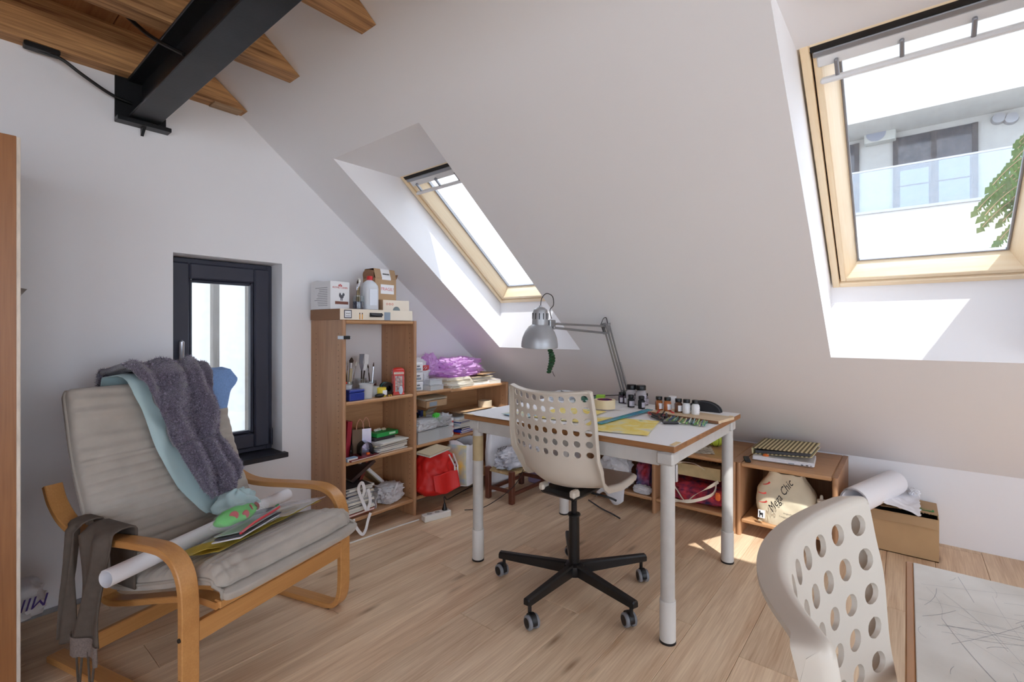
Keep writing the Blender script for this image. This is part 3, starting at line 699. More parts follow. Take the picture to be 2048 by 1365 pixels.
def office_chair(label, x, y, rz, dz, a0):
    t = thing('office_chair', label, 'chair', (x, y, 0), rz)
    shell_mesh(dz).obj('seat_shell', SHELL, t, ang=50)
    G().box((0, -.03, .50+dz), (.2, .22, .03), .012).obj('tilt_mechanism', BPL, t)
    for s in (-1, 1): G().box((s*.085, -.12, .515+dz), (.03, .05, .035), .008).obj('shell_bracket', SHELL, t)
    G().tube(spline([(.05, 0, .49+dz), (.16, .02, .485+dz), (.2, .04, .47+dz)]), .005, 8).obj('lever', BPL, t)
    G().cyl((0, 0, .36+dz*.3), (0, 0, .50+dz), .0135, n=20).obj('gas_piston', mat('dark_chrome', (50, 50, 54), .2, .8), t)
    pl_ = G().cyl((0, 0, .09), (0, 0, .36+dz*.3), .026, .0245, n=24).obj('column', BLK, t)
    G().cyl((0, 0, .355+dz*.3), (0, 0, .366+dz*.3), .03, n=24, bev=.003).obj('column_collar', BPL, pl_)
    G().lathe([(.001, .075), (.045, .08), (.05, .1), (.045, .125), (.03, .135), (.001, .136)], 24).obj('hub', BLK, t)
    for k in range(5):
        a = a0+k*2*math.pi/5-rz; c, s = math.cos(a), math.sin(a)
        R_ = Matrix.Rotation(a, 4, 'Z')
        g = G(); sec = lambda w, z0, z1: [(-w, z0), (w, z0), (w, z1-.006), (w-.006, z1), (-w+.006, z1), (-w, z1-.006)]
        g.rings([[R_ @ Vector((r_, p[0], p[1])) for p in sec(w, z0, z1)] for r_, w, z0, z1 in ((.03, .018, .082, .132), (.2, .0165, .088, .128), (.372, .0155, .094, .124), (.376, .013, .097, .119))])
        arm = g.obj('base_arm', BLK, t)
        ya = a+.9+k*1.7; cx_, cy_ = .352*c, .352*s; A = TR(cx_, cy_, 0, ya)
        cs = G(); cs.cyl((0, 0, .05), (0, 0, .096), .008, n=10)
        cs.lathe([(.001, -.012), (.03, -.011), (.031, .0), (.03, .011), (.001, .012)], 18, A @ TR(-.018, 0, .034, 0, math.pi/2), a0=-.3, a1=math.pi+.3)
        ca_ = G(); ca_.v = [tuple(A @ Vector(v)) if i < 20 else v for i, v in enumerate(cs.v)]; ca_.f = cs.f; ca_.mi = cs.mi
        cst = ca_.obj('caster', BPL, t)
        for sd in (-1, 1):
            w_ = A @ TR(-.018, sd*.015, .0295, 0, math.pi/2)
            G().lathe([(.001, -.010), (.022, -.010), (.026, -.009), (.0285, -.006), (.0285, .006), (.026, .009), (.022, .010), (.001, .010)], 22, w_).obj('wheel', mat('wheel_grey', (128, 130, 136), .5), cst)
            G().lathe([(.001, -.0112), (.02, -.0108), (.0205, .0108), (.001, .0112)], 20, w_).obj('wheel_hub', BPL, cst)
    return t
och = office_chair('pale perforated swivel chair drawn up to the paper-covered work table', 1.928, 1.205, math.radians(-90-2.5), -.015, math.radians(37))
och2 = office_chair('pale perforated swivel chair pushed against the scratched white desk', .668, -.139, math.radians(180), -.012, math.radians(10))
# ================================================================= ARMCHAIR AND WHAT LIES ON IT
AO, AR = Vector((.824, 1.85, 0)), math.radians(16)
AM = TR(AO.x, AO.y, 0, AR)
BIRCH = wood('birch_laminate', (206, 152, 92), (178, 122, 66), 'y', .38, 1.1, .3, tint=.05)
BIRCHX = wood('birch_rail', (206, 152, 92), (178, 122, 66), 'x', .38, 1.1, .3, tint=.05)
arm_t = thing('armchair', 'bentwood lounge armchair with a quilted beige-grey cushion', 'armchair', M=AM)
loop = spline([(0, .735, .64), (0, .70, .58), (0, .63, .525), (0, .53, .497), (0, .40, .498), (0, .25, .512), (0, .11, .522), (0, .045, .516), (0, -.005, .49), (0, -.035, .44), (0, -.045, .37), (0, -.045, .25), (0, -.045, .13), (0, -.036, .065), (0, -.01, .025), (0, .035, .012), (0, .10, .012), (0, .40, .012), (0, .71, .012)], 5)
def rsec(w, t, b=.003): return [(-w, -t+b), (-w+b, -t), (w-b, -t), (w, -t+b), (w, t-b), (w-b, t), (-w+b, t), (-w, t-b)]
for s in (-1, 1):
    fr = G().sweep(loop, rsec(.0275, .0115), (1, 0, 0)).obj('side_frame', BIRCH, arm_t, M=TR(s*.333, 0, 0))
    for yy in (.03, .66): G().box((0, yy, .0), (.05, .03, .014), .003).obj('foot_pad', BPL, fr, M=TR(0, 0, -.0 if False else .004))
    for zz in (.145, .275): G().cyl((s*.026, -.045, zz), (s*.031, -.045, zz), .007, n=12).obj('bolt_head', mat('bolt_grey', (70, 70, 72), .35, .8), fr)
G().b2(-.306, .306, -.056, -.034, .243, .306, .003).obj('front_rail', BIRCHX, arm_t)
G().b2(-.306, .306, .60, .622, .012, .075, .003).obj('rear_rail', BIRCHX, arm_t)
G().b2(-.306, .306, .50, .52, .40, .46, .003).obj('back_rail', BIRCHX, arm_t)
seat_prof = [(-.09, .345), (0, .345), (.1, .325), (.25, .285), (.40, .245), (.5, .225), (.55, .24)]
back_prof = [(.53, .24), (.565, .34), (.61, .45), (.66, .56), (.705, .68), (.735, .80), (.755, .9), (.765, .985)]
for s in (-1, 1):
    G().sweep(spline([(0, a, b) for a, b in seat_prof], 5), rsec(.025, .011), (1, 0, 0)).obj('seat_strip', BIRCH, arm_t, M=TR(s*.255, 0, 0))
    G().sweep(spline([(0, a, b) for a, b in back_prof], 5), rsec(.025, .009), (1, 0, 0)).obj('back_strip', BIRCH, arm_t, M=TR(s*.255, 0, 0))
for k in range(1, 7):
    i = k*5+2; P_ = spline([(0, a, b) for a, b in back_prof], 5); p = P_[min(i, len(P_)-1)]; G().box((0, p.y, p.z), (.50, .016, .04), .003, R=Matrix.Rotation(.35, 3, 'X')).obj('back_slat', BIRCHX, arm_t)
G().b2(-.27, .27, -.10, -.07, .335, .36, .003).obj('seat_slat', BIRCHX, arm_t)
FAB = mat('quilted_fabric', (176, 168, 158), .9, var=.10, vscale=14, bump=.25, bscale=500, bdist=.002, sheen=.3)
PIP = mat('piping_fabric', (168, 160, 150), .9, bump=.2, bscale=400, bdist=.002)
cs_seat = spline([(0, -.112, .385), (0, -.122, .415), (0, -.105, .447), (0, -.06, .452), (0, .05, .428), (0, .2, .385), (0, .36, .345), (0, .46, .332), (0, .495, .345)], 8)
cs_back = spline([(0, .445, .345), (0, .475, .40), (0, .51, .48), (0, .56, .58), (0, .605, .68), (0, .64, .78), (0, .662, .87), (0, .68, .95), (0, .692, 1.0)], 8)
def cushion_pt(path, u, v, wdt, side=0):
    n = len(path)-1; f = v*n; i = min(int(f), n-1); t = f-i
    p = path[i].lerp(path[i+1], t); tg = (path[min(i+2, n)]-path[max(i-1, 0)]).normalized(); nn = Vector((0, -tg.z, tg.y)); 
    return p, nn
def cushion(name, path, wdt, th, smooth_from):
    cum = [0]
    for i in range(1, len(path)): cum.append(cum[-1]+(path[i]-path[i-1]).length)
    T = cum[-1]; n = len(path)-1; nv, na = 170, 72
    def frame(s):
        i = min(max(k for k in range(n+1) if cum[k] <= s+1e-9), n-1); t = (s-cum[i])/max(1e-9, cum[i+1]-cum[i])
        p = path[i].lerp(path[i+1], t); tg = (path[min(i+2, n)]-path[max(i-1, 0)]).normalized(); nn = Vector((0, -tg.z, tg.y))
        return p, (-nn if (nn.y > 0 if name == 'back_cushion' else nn.z < 0) else nn)
    def pt(v, a):
        s = v*T; p, nn = frame(s); e = min(s, T-s)/.035; k = math.sqrt(max(0, 1-(1-min(1, e))**2))
        c, q = math.cos(a), math.sin(a); x = wdt/2*(abs(c)**.28)*(1 if c > 0 else -1)*(.93+.07*k); d = th/2*(abs(q)**.55)*(1 if q > 0 else -1)*k
        if q > 0:
            em = min(1, q*1.6); u = x/wdt+.5
            if v < smooth_from:
                d += em*((abs(math.sin(math.pi*s/.037))**.4)*.011-.006+.004*fb((u*7, s*26, 3), 1, 2))
                if name == 'seat_cushion' and v < .2: d += em*.010*fb((u*34, s*22, 7), 1, 2)
            else: d += em*(.012*fb((u*3, v*12, 1), 1, 2)+.004*math.sin(v*90+u*3))
        r = p+nn*(d-th*.25); r.x = x; return r
    g = G(); g.rings([[pt(j/nv, 2*math.pi*i/na) for i in range(na)] for j in range(nv+1)]); o = g.obj(name, FAB, arm_t, ang=180)
    for sd in (0, math.pi): G().tube([pt(.01+.98*k/60, sd) for k in range(61)], .006, 6).obj('piping', PIP, o, ang=180)
    return o
cushion('seat_cushion', cs_seat, .585, .075, 1.1)
bc = cushion('back_cushion', cs_back, .615, .115, .60)
# ---------------------------------------------------------------- cloths over the back: grid over the back surface
bp_ = [Vector(p) for p in cs_back]
front = [(0, -.03, .0)]
def back_surf(x, s):
    """point on the cushion front at lateral x, s metres measured down from the top edge; s<0 goes over the top and behind"""
    top = Vector((0, .72, 1.012))
    if s < 0: p = top+Vector((0, .04+(-s)*.25, -max(0, -s-.03)*.95)); nn = Vector((0, .95, .3))
    else:
        line = [Vector((0, .668, 1.0)), Vector((0, .646, .955)), Vector((0, .632, .90)), Vector((0, .612, .82)), Vector((0, .585, .72)), Vector((0, .545, .62)), Vector((0, .495, .51)), Vector((0, .455, .43)), Vector((0, .41, .395)), Vector((0, .30, .415)), Vector((0, .1, .45)), Vector((0, .0, .47))]
        acc = .045; prev = top; p = line[0]; nn = Vector((0, -.6, .8))
        if s <= acc: p = top.lerp(line[0], s/acc)
        else:
            for k in range(len(line)-1):
                L_ = (line[k+1]-line[k]).length
                if s <= acc+L_ or k == len(line)-2: p = line[k].lerp(line[k+1], (s-acc)/L_); tg = (line[k+1]-line[k]).normalized(); nn = Vector((0, tg.z, -tg.y)); break
                acc += L_
        if nn.z < 0 and nn.y > 0: nn = -nn
    return Vector((x, p.y, p.z)), nn.normalized()
def fold(x, s, seed, amp, fr=16):
    w = x*fr+.8*math.sin(s*5+seed)+(1.2+fr*.04)*fb((x*3, s*3.5, seed), 1, 2)
    return amp*(.5+.5*math.sin(w*2))+amp*.5*fb((x*7, s*6, seed+5), 1, 2)
def interp(tbl, s):
    for k in range(len(tbl)-1):
        if s <= tbl[k+1][0]: t = max(0, (s-tbl[k][0])/(tbl[k+1][0]-tbl[k][0])); return [a+(b-a)*t for a, b in zip(tbl[k][1:], tbl[k+1][1:])]
    return list(tbl[-1][1:])
def drape(tbl, lift, amp, seed, nu=44, nv=70, th=.004, fr=16):
    s0, s1 = tbl[0][0], tbl[-1][0]
    def f(u, v):
        s = s0+(s1-s0)*v; a, b = interp(tbl, s); x = a+(b-a)*u; p, nn = back_surf(x, s); e = min(1, u/.06, (1-u)/.06)
        return p+nn*(lift+fold(x, s, seed, amp, fr)*(.35+.65*e))
    g = G(); g.sheet(f, nu, nv, th); return g, f
SHEETC = mat('pale_blue_cotton', (176, 200, 202), .85, bump=.1, bscale=300, bdist=.001, sheen=.2)
gs, _ = drape([(-.25, -.15, .24), (0, -.145, .235), (.10, -.125, .225), (.16, -.105, .20), (.36, -.07, .18), (.51, -.03, .19), (.63, .03, .2), (.69, .08, .2)], .026, .010, 3, th=.004)
gs.obj('cotton_sheet', SHEETC, None, 'pale blue cotton sheet hanging under the fleece blanket on the armchair', 'cloth', M=AM)
def bunch(th_, ph):
    r = Vector((math.sin(ph)*math.cos(th_)*.088, math.sin(ph)*math.sin(th_)*.062, -math.cos(ph)*.055)); k = 1+.35*fb(r*14, 1, 3)+.12*math.sin(th_*5+ph*4)
    return r*k+Vector((.14, .36, .475))
G().blob(bunch, 48, 30).obj('sheet_bunch', SHEETC, None, 'crumpled end of the pale blue sheet bunched on the armchair seat', 'cloth', M=AM, ang=180)
DEN = mat('light_denim', (122, 156, 206), .85, var=.12, vscale=120, bump=.15, bscale=600, bdist=.001)
gd, _ = drape([(-.22, .17, .30), (-.02, .175, .30), (.03, .175, .31), (.085, .175, .335), (.13, .17, .285), (.21, .165, .25)], .03, .008, 9, 24, 36, .005, 10)
gd.obj('denim_cloth', DEN, None, 'light blue denim garment folded over the top corner of the armchair', 'cloth', M=AM)
FLC = mat('purple_fleece', (108, 97, 120), .95, var=.35, vscale=160, col2=(52, 44, 60), bump=.9, bscale=330, bdist=.008, sheen=.8)
gf, ff = drape([(-.28, -.11, .18), (-.03, -.13, .18), (.03, -.135, .185), (.07, -.10, .18), (.18, -.06, .165), (.35, -.02, .165), (.5, .02, .22), (.555, .035, .20), (.60, .065, .13)], .066, .034, 1, 90, 110, .02, 33)
fo = gf.obj('fleece_blanket', FLC, None, 'fuzzy purple-grey fleece blanket thrown over the armchair back', 'blanket', M=AM, ang=180)
FLT = mat('fleece_tuft', (176, 168, 186), .95, var=.6, vscale=120, col2=(60, 50, 72))
vv = []; fc = []; rr_ = random.Random(2)
for k in range(26000):
    u, v = rr_.random(), rr_.random(); p = ff(u, v); q = ff(min(1, u+.01), v); r_ = ff(u, min(1, v+.01)); nn = (q-p).cross(r_-p)
    nn = nn.normalized() if nn.length > 1e-12 else Vector((0, -1, 0))
    if nn.y > 0 and v > .35: nn = -nn
    if nn.z < 0 and v <= .35: nn = -nn
    p = p+nn*.008; d_ = (nn+Vector((rr_.uniform(-.8, .8), rr_.uniform(-.8, .8), rr_.uniform(-.9, .5)))).normalized()*rr_.uniform(.007, .015); w = Vector((rr_.uniform(-1, 1), rr_.uniform(-1, 1), rr_.uniform(-1, 1))).normalized()*.0018
    n0 = len(vv); vv += [p-w, p+w, p+d_]; fc.append((n0, n0+1, n0+2))
gt = G(); gt.v = [tuple(p) for p in vv]; gt.f = fc; gt.mi = [0]*len(fc); gt.obj('pile', FLT, fo, kind='stuff', ang=180)
# orange lining showing at the right edge of the blanket
# ---------------------------------------------------------------- grey-brown garment over the left arm
GAR = mat('taupe_jersey', (92, 82, 74), .9, var=.15, vscale=40, bump=.2, bscale=300, bdist=.002)
gm = thing('camisole', 'taupe camisole with lace hem and straps hanging over the left armrest', 'garment', M=AM)
def gar(x0, x1, ya, yb_, zb, seed, front):
    """strip of cloth: up one side of the arm, over it and down the other"""
    def f(u, v):
        y = ya+(yb_-ya)*u
        if v < .5: x = -.372-.012*front; z = zb[0]+(.541-zb[0])*(v/.5); x -= .02*(1-v/.5)+.012*math.sin(u*9+v*7+seed)
        elif v < .6: t = (v-.5)/.1; a = math.pi*(1-t); x = -.3345+.037*math.cos(a); z = .541+.014*math.sin(a)
        else: t = (v-.6)/.4; x = -.3005+.0005*math.sin(u*9+seed); z = .541+(zb[1]-.541)*t
        y += .012*math.sin(v*8+u*3)+(u-.5)*.06*(1-abs(v-.55)*1.2)*-1
        return (x, y, z)
    return G().sheet(f, 16, 50, .005)
gar(0, 0, .26, .45, (.20, .33), 1, 1).obj('cloth_body', GAR, gm, ang=180)
gar(0, 0, .45, .56, (.15, .525), 4, .3).obj('cloth_fold', GAR, gm, ang=180)
LACE = mat('lace_taupe', (128, 116, 110), .9, var=.3, vscale=200, bump=.4, bscale=250, bdist=.002)
G().sheet(lambda u, v: (-.405-.012*math.sin(u*9+1)-.004, .268+.185*u, .205-.06*v-.004*abs(math.sin(u*20))*v), 40, 6, .003).obj('lace_hem', LACE, gm)
for k, yy in enumerate((.33, .40)): G().tube(spline([(-.405, yy-.02, .16), (-.405, yy-.01, .10), (-.4, yy+.01, .035), (-.395, yy+.03, .05), (-.4, yy+.03, .16)]), .0035, 6).obj('strap', GAR, gm)
# ---------------------------------------------------------------- paper, folders and pouch on the seat
WP = mat('white_paper', (236, 236, 240), .8)
def roll(name, label, a, b, r, M=None, m=None, turns=2.2):
    a, b = Vector(a), Vector(b); d_ = (b-a); ln = d_.length; ax = d_.normalized(); u0 = ax.orthogonal().normalized(); w0 = ax.cross(u0)
    def f(u, v):
        t = u*turns*2*math.pi; rr = r*(1-.12*u*turns/2.2); return a+ax*(ln*v)+(u0*math.cos(t)+w0*math.sin(t))*rr
    return G().sheet(f, int(26*turns), 4, .0006).obj(name, m or WP, None, label, 'paper roll', M=M)
roll('paper_roll', 'long white paper roll lying across the armchair seat', (-.43, .20, .445), (.40, .365, .425), .028, AM)
YEL = sheetmat('yellow_tissue', (226, 206, 96), .6, .3, .95)
def seat_z(x, y): return .478-.10*max(0, min(1, (y+.05)/.45))
def flat_on_seat(name, label, cat, cx_, cy_, rz, w, h, m, lift=.004, th=.0012, wav=.004, seed=0, parent=None, nu=18):
    def f(u, v):
        x, y = (u-.5)*w, (v-.5)*h; X = cx_+x*math.cos(rz)-y*math.sin(rz); Y = cy_+x*math.sin(rz)+y*math.cos(rz)
        return (X, Y, seat_z(X, Y)+lift+wav*fb((X*9, Y*9, seed), 1, 2))
    return G().sheet(f, nu, nu, th).obj(name, m, parent, label, cat, M=None if parent else AM)
flat_on_seat('yellow_tissue', 'crumpled yellow tissue paper spread under folders on the armchair seat', 'paper', .04, .13, .18, .56, .2, YEL, .010, .001, .008, 3)
flat_on_seat('yellow_tissue', 'yellow tissue strip hanging over the left edge of the armchair seat', 'paper', -.215, .055, .5, .16, .09, YEL, .024, .001, .02, 5)
CLR = clearplastic('clear_folder', (225, 230, 236), .42, .12)
flat_on_seat('plastic_folder', 'clear plastic folder lying at the right end of the armchair seat', 'folder', .17, .12, .2, .25, .22, CLR, .03, .0015, .003, 7)
flat_on_seat('plastic_folder', 'clear zip folder lying under the green pouch', 'folder', -.02, .10, .3, .28, .16, CLR, .024, .0015, .004, 8)
flat_on_seat('navy_card', 'dark navy card under the clear folder beside the paper roll', 'card', .13, .22, .35, .13, .07, mat('navy_card', (34, 40, 66), .5), .036, .001, .001, 2)
for k, (dx, col, lb) in enumerate(((0, (222, 222, 230), 'white notebook under the red zip pouch on the armchair'), (.01, (60, 58, 64), 'dark slim notebook beneath the red zip pouch'))):
    flat_on_seat('notebook', lb, 'notebook', -.06+dx, .045, .38, .26, .10, mat('notebook_%d' % k, col, .5), .032+.0075*k, .004, .002, 3, nu=8)
RED = mat('red_plastic', (206, 44, 56), .35)
pz = thing('zip_pouch', 'thin clear pouch with a bright red zip on the armchair seat', 'pouch', M=AM)
flat_on_seat('pouch_film', None, None, -.05, .05, .38, .25, .10, CLR, .048, .002, .003, 4, pz)
G().tube([(-.05+(t-.5)*.26*math.cos(.38)+.045*math.sin(.38), .05+(t-.5)*.26*math.sin(.38)-.045*math.cos(.38), seat_z(0, .05)+.064+.004*math.sin(t*5)) for t in [k/12 for k in range(13)]], .0045, 6).obj('zip', RED, pz)
G().box((.085, .065, seat_z(.08, .06)+.068), (.02, .008, .006), .002, rz=.4).obj('zip_pull', mat('green_tab', (40, 120, 70), .5), pz)
GRN = mat('green_felt', (92, 208, 84), .85, bump=.3, bscale=200, bdist=.003)
pc = thing('green_pouch', 'bright green pouch with red berry print in a clear bag on the armchair', 'pouch', M=AM)
def gp(th_, ph):
    r = Vector((math.sin(ph)*math.cos(th_)*.10, math.sin(ph)*math.sin(th_)*.048, -math.cos(ph)*.026)); k = 1+.18*fb(r*22, 1, 2); r *= k
    return (-.035+r.x*math.cos(.25)-r.y*math.sin(.25), .135+r.x*math.sin(.25)+r.y*math.cos(.25), seat_z(0, .13)+.078+r.z)
G().blob(gp, 36, 18).obj('pouch_body', GRN, pc, ang=180)
for k, (a, b) in enumerate(((4.6, 1.9), (5.3, 2.2), (4.0, 2.3), (5.8, 1.8))):
    p = Vector(gp(a, b)); c = Vector((-.035, .135, seat_z(0, .13)+.078)); nn = (p-c).normalized(); G().lathe([(.001, -.001), (.016, -.001), (.014, .002), (.001, .003)], 12, Matrix.Translation(p) @ nn.to_track_quat('Z', 'Y').to_matrix().to_4x4()).obj('berry_print', mat('berry_red', (190, 50, 50), .7), pc)
def gp2(th_, ph):
    r = Vector((math.sin(ph)*math.cos(th_)*.13, math.sin(ph)*math.sin(th_)*.065, -math.cos(ph)*.036)); k = 1+.3*fb(r*16, 1, 3); r *= k
    return (-.03+r.x*math.cos(.25)-r.y*math.sin(.25), .11+r.x*math.sin(.25)+r.y*math.cos(.25), max(seat_z(0, .12)+.05, seat_z(0, .12)+.078+r.z))
G().blob(gp2, 36, 18).obj('clear_bag', clearplastic('clear_film', (235, 240, 245), .16, .1), pc, ang=60)
# ================================================================= THINGS ON THE SHELVES
def PB(u0, u1, vt, vb, yf):
    """x range and z range of a front seen between pixels u0..u1, vt..vb on the plane y=yf"""
    return onY(u0, vb, yf).x, onY(u1, vb, yf).x, onY((u0+u1)/2, vb, yf).z, onY((u0+u1)/2, vt, yf).z
KRAFT = mat('kraft_board', (178, 146, 112), .8, var=.06, vscale=10)
KRAFT2 = mat('dark_kraft', (150, 112, 84), .8)
CREAM = mat('cream_board', (232, 220, 202), .7)
WHT = mat('white_card', (232, 232, 234), .6)
INK = mat('ink_black', (28, 28, 32), .6)
DGREY = mat('dark_grey_print', (84, 84, 92), .6)
REDP = mat('red_print', (196, 64, 58), .6)
GREYP = mat('grey_blue_print', (142, 154, 166), .6)
GLASS = glassmat('jar_glass', (.93, .96, .97), .06, .95)
def slab(g, x0, x1, z0, z1, y): g.b2(x0, x1, y-.0006, y, z0, z1)
FWD = lambda x, y, z: FACE((x, y, z), (1, 0, 0), (0, 0, 1))      # lettering on a front that faces -y
# --- on top of the tall bookcase
Z4 = 1.2785
t = thing('long_carton', 'flat cream and brown carton with a carry handle on top of the tall bookcase', 'box', (1.5, 2.50, Z4))
G().b2(0, .52, 0, .33, 0, .063, .002).obj('carton_body', KRAFT2, t)
G().b2(0, .52, -.002, 0, .0, .063, .0008).obj('front_panel', CREAM, t)
g = G(); slab(g, .025, .075, .008, .057, -.0022); g.obj('sticker', DGREY, t); g = G(); slab(g, .031, .069, .014, .051, -.0028); g.obj('sticker_paper', WHT, t)
text('lettering', 'intel', .016, INK, t, FWD(.05, -.0036, .037))
g = G(); slab(g, .036, .064, .02, .0235, -.0032); g.obj('print_line', DGREY, t)
for xx in (.125, .142): g = G(); slab(g, xx, xx+.006, .003, .034, -.0024); g.obj('pencil_print', mat('amber_print', (214, 150, 50), .6), t); g = G(); slab(g, xx, xx+.006, .034, .042, -.0024); g.obj('pencil_tip_print', INK, t)
g = G(); g.tube(spline([(.20, -.006, .036), (.205, -.012, .03), (.24, -.016, .027), (.275, -.012, .03), (.28, -.006, .036)]), .006, 8); g.obj('handle', BPL, t)
g = G(); slab(g, .195, .285, .018, .044, -.0022); g.obj('handle_plate', mat('dark_slot', (60, 58, 60), .4), t)
g = G(); slab(g, .30, .345, .0, .05, -.0024); g.obj('label_print', GREYP, t)
Z5 = Z4+.0635
# cat food box
t = thing('food_box', 'white pet-food box with grey side print at the left of the bookcase top', 'box', (1.50, 2.60, Z5), math.radians(4))
G().b2(0, .13, 0, .20, 0, .165, .0015).obj('carton', WHT, t)
G().prism([(0, 0), (.11, 0), (.055, .008)], -.13, 0, FACE((0, .19, .165), (0, -1, 0), (0, 0, 1))).obj('carton_ridge', WHT, t)
text('lettering', 'ROYAL CANIN', .0155, REDP, t, FWD(.065, -.0008, .128))
g = G()
for k in range(3): slab(g, .054+k*.008, .06+k*.008, .137+(.004 if k == 1 else 0), .146+(.004 if k == 1 else 0), -.0008)
slab(g, .052, .078, .136, .139, -.0008); g.obj('crown_print', REDP, t)
g = G(); slab(g, .03, .12, .03, .047, -.0008); g.obj('band_print', mat('brown_print', (128, 80, 66), .6), t)
g = G()
for (cx_, cz, w, h) in ((.075, .075, .014, .011), (.087, .088, .008, .01), (.064, .084, .007, .014), (.07, .061, .003, .012), (.079, .061, .003, .012)): g.lathe([(.0005, 0), (w, 0), (.0005, .0006)], 14, FACE((cx_, -.0008, cz), (1, 0, 0), (0, 0, 1)) @ Matrix.Diagonal((1, h/w, 1, 1)))
g.obj('rooster_print', DGREY, t)
g = G()
for k in range(11): g.b2(-.0008, 0, .03, .03+.13*random.uniform(.6, 1), .02+k*.0105, .0235+k*.0105)
g.obj('side_print', mat('fine_grey_text', (160, 158, 164), .7), t)
# brushes in a jar
def jar_of(name, label, loc, r, h, items, fill=None, fillmat=None, m=None):
    t = thing(name, label, 'jar', loc)
    G().lathe([(r*.96, 0), (r, .004), (r, h-.012), (r*.93, h-.006), (r*.96, h), (r*.90, h), (r*.88, h-.008), (r*.95, h-.014), (r*.95, .006), (.001, .006)], 24, caps=False).obj('glass', m or GLASS, t)
    if fill: G().cyl((0, 0, .007), (0, 0, fill), r*.93, n=20).obj('contents', fillmat, t)
    return t
BRH = mat('brush_handle', (196, 178, 140), .4); BRH2 = mat('brush_handle_dark', (60, 44, 34), .4); FER = mat('ferrule', (190, 190, 196), .25, .9); BRI = mat('bristle', (226, 222, 214), .8, var=.2, vscale=80); BRID = mat('bristle_dark', (60, 44, 36), .8)
def paintbrush(label, p, d, ln, r=.0028, hm=BRH, bm=BRI, tip=.026, grp='brushes in the jar on the bookcase top'):
    label = ('dark-handled ' if hm is BRH2 else 'silver-handled ' if hm is FER else 'light-handled ')+('pale-tipped ' if bm is BRI else 'dark-tipped ')+label
    p = Vector(p); d = Vector(d).normalized(); t = thing('paintbrush', label, 'brush', M=Matrix.Translation(p) @ d.to_track_quat('Z', 'Y').to_matrix().to_4x4(), group=grp)
    G().tube([(0, 0, 0), (0, 0, ln*.3), (0, 0, ln*.65), (0, 0, ln*.72)], [r*.5, r*1.05, r*1.1, r*.9], 6).obj('handle', hm, t)
    G().tube([(0, 0, ln*.71), (0, 0, ln*.86)], [r*.9, r*1.25], 6).obj('ferrule', FER, t)
    G().tube([(0, 0, ln*.86), (0, 0, ln*.92), (0, 0, ln)], [r*1.25, r*1.5, r*.3], 6).obj('bristles', bm, t); return t
jx, jy = 1.675, 2.585
jar_of('glass_jar', 'glass jar holding many paintbrushes on top of the tall bookcase', (jx, jy, Z5), .033, .085, 0, .05, mat('navy_water', (40, 46, 80), .3))
rq = random.Random(3)
for k in range(15):
    a = rq.uniform(0, 6.28); q = rq.uniform(.15, .8); tilt = Vector((math.cos(a)*.17*q, math.sin(a)*.17*q, 1))
    paintbrush('paintbrush standing in the jar on the bookcase top', (jx-math.cos(a)*.012, jy-math.sin(a)*.012, Z5+.008), tilt, rq.uniform(.15, .19), rq.uniform(.002, .003), BRH if k % 3 else BRH2, BRI if k % 4 else BRID)
# white canister
t = thing('plastic_canister', 'white plastic canister with a red screw cap on the bookcase top', 'bottle', (1.765, 2.60, Z5))
def sq(r, n=24, e=4): return [(r*(abs(math.cos(a))**(2/e))*(1 if math.cos(a) >= 0 else -1), r*.8*(abs(math.sin(a))**(2/e))*(1 if math.sin(a) >= 0 else -1)) for a in [2*math.pi*k/n for k in range(n)]]
g = G(); rs_ = []
for r_, z in ((.044, 0), (.05, .005), (.05, .135), (.047, .155), (.036, .175), (.02, .186), (.016, .19)): rs_.append([(x, y, z) for x, y in sq(r_, 24, 3.5 if z < .17 else 2)])
g.rings(rs_); g.obj('canister_body', sheetmat('milky_plastic', (232, 236, 242), .35, .25, 1), t)
G().lathe([(.001, .188), (.018, .188), (.0185, .192), (.0185, .21), (.017, .213), (.001, .213)], 24).obj('cap', mat('cap_red', (208, 40, 42), .4), t)
G().b2(-.0275, .0275, -.0412, -.0402, .03, .13, .004).obj('embossed_panel', mat('milky_panel', (222, 228, 238), .35), t)
# cream box with three dots, FRAGIL box on it
t = thing('cream_box', 'cream gift box with three red rings and a grey disc on the bookcase top', 'box', (1.835, 2.56, Z5), math.radians(-3))
G().b2(0, .20, 0, .20, 0, .068, .002).obj('box_body', CREAM, t); G().b2(-.0008, 0, 0, .20, 0, .068).obj('side_flap', KRAFT, t)
for k in range(3): G().lathe([(.0045, 0), (.007, 0), (.007, .0006), (.0045, .0006)], 16, FACE((.03+k*.02, -.0004, .042), (1, 0, 0), (0, 0, 1)), caps=False).obj('ring_print', mat('coral_print', (214, 120, 104), .6), t)
G().lathe([(.0005, .0008), (.027, .0008), (.027, 0)], 24, FACE((.1, -.0004, .0005), (1, 0, 0), (0, 0, 1)), a0=0, a1=math.pi).obj('disc_print', mat('teal_grey_print', (120, 132, 134), .6), t)
Z6 = Z5+.0685
t = thing('fragile_carton', 'brown carton marked fragile with its flaps folded like a roof', 'box', (1.80, 2.59, Z6), math.radians(2))
g = G(); prof = [(0, 0), (.15, 0), (.15, .135), (.135, .185), (.03, .185), (0, .135)]
G().b2(0, .165, 0, .13, 0, .14, .002).obj('carton_body', KRAFT, t)
g = G()
g.add([(0, 0, .14), (.165, 0, .14), (.165, .02, .20), (0, .02, .20), (0, .13, .14), (.165, .13, .14), (.165, .11, .20), (0, .11, .20)], [(0, 1, 2, 3), (5, 4, 7, 6), (3, 2, 6, 7)])
g.obj('roof_flaps', KRAFT, t, ang=10)
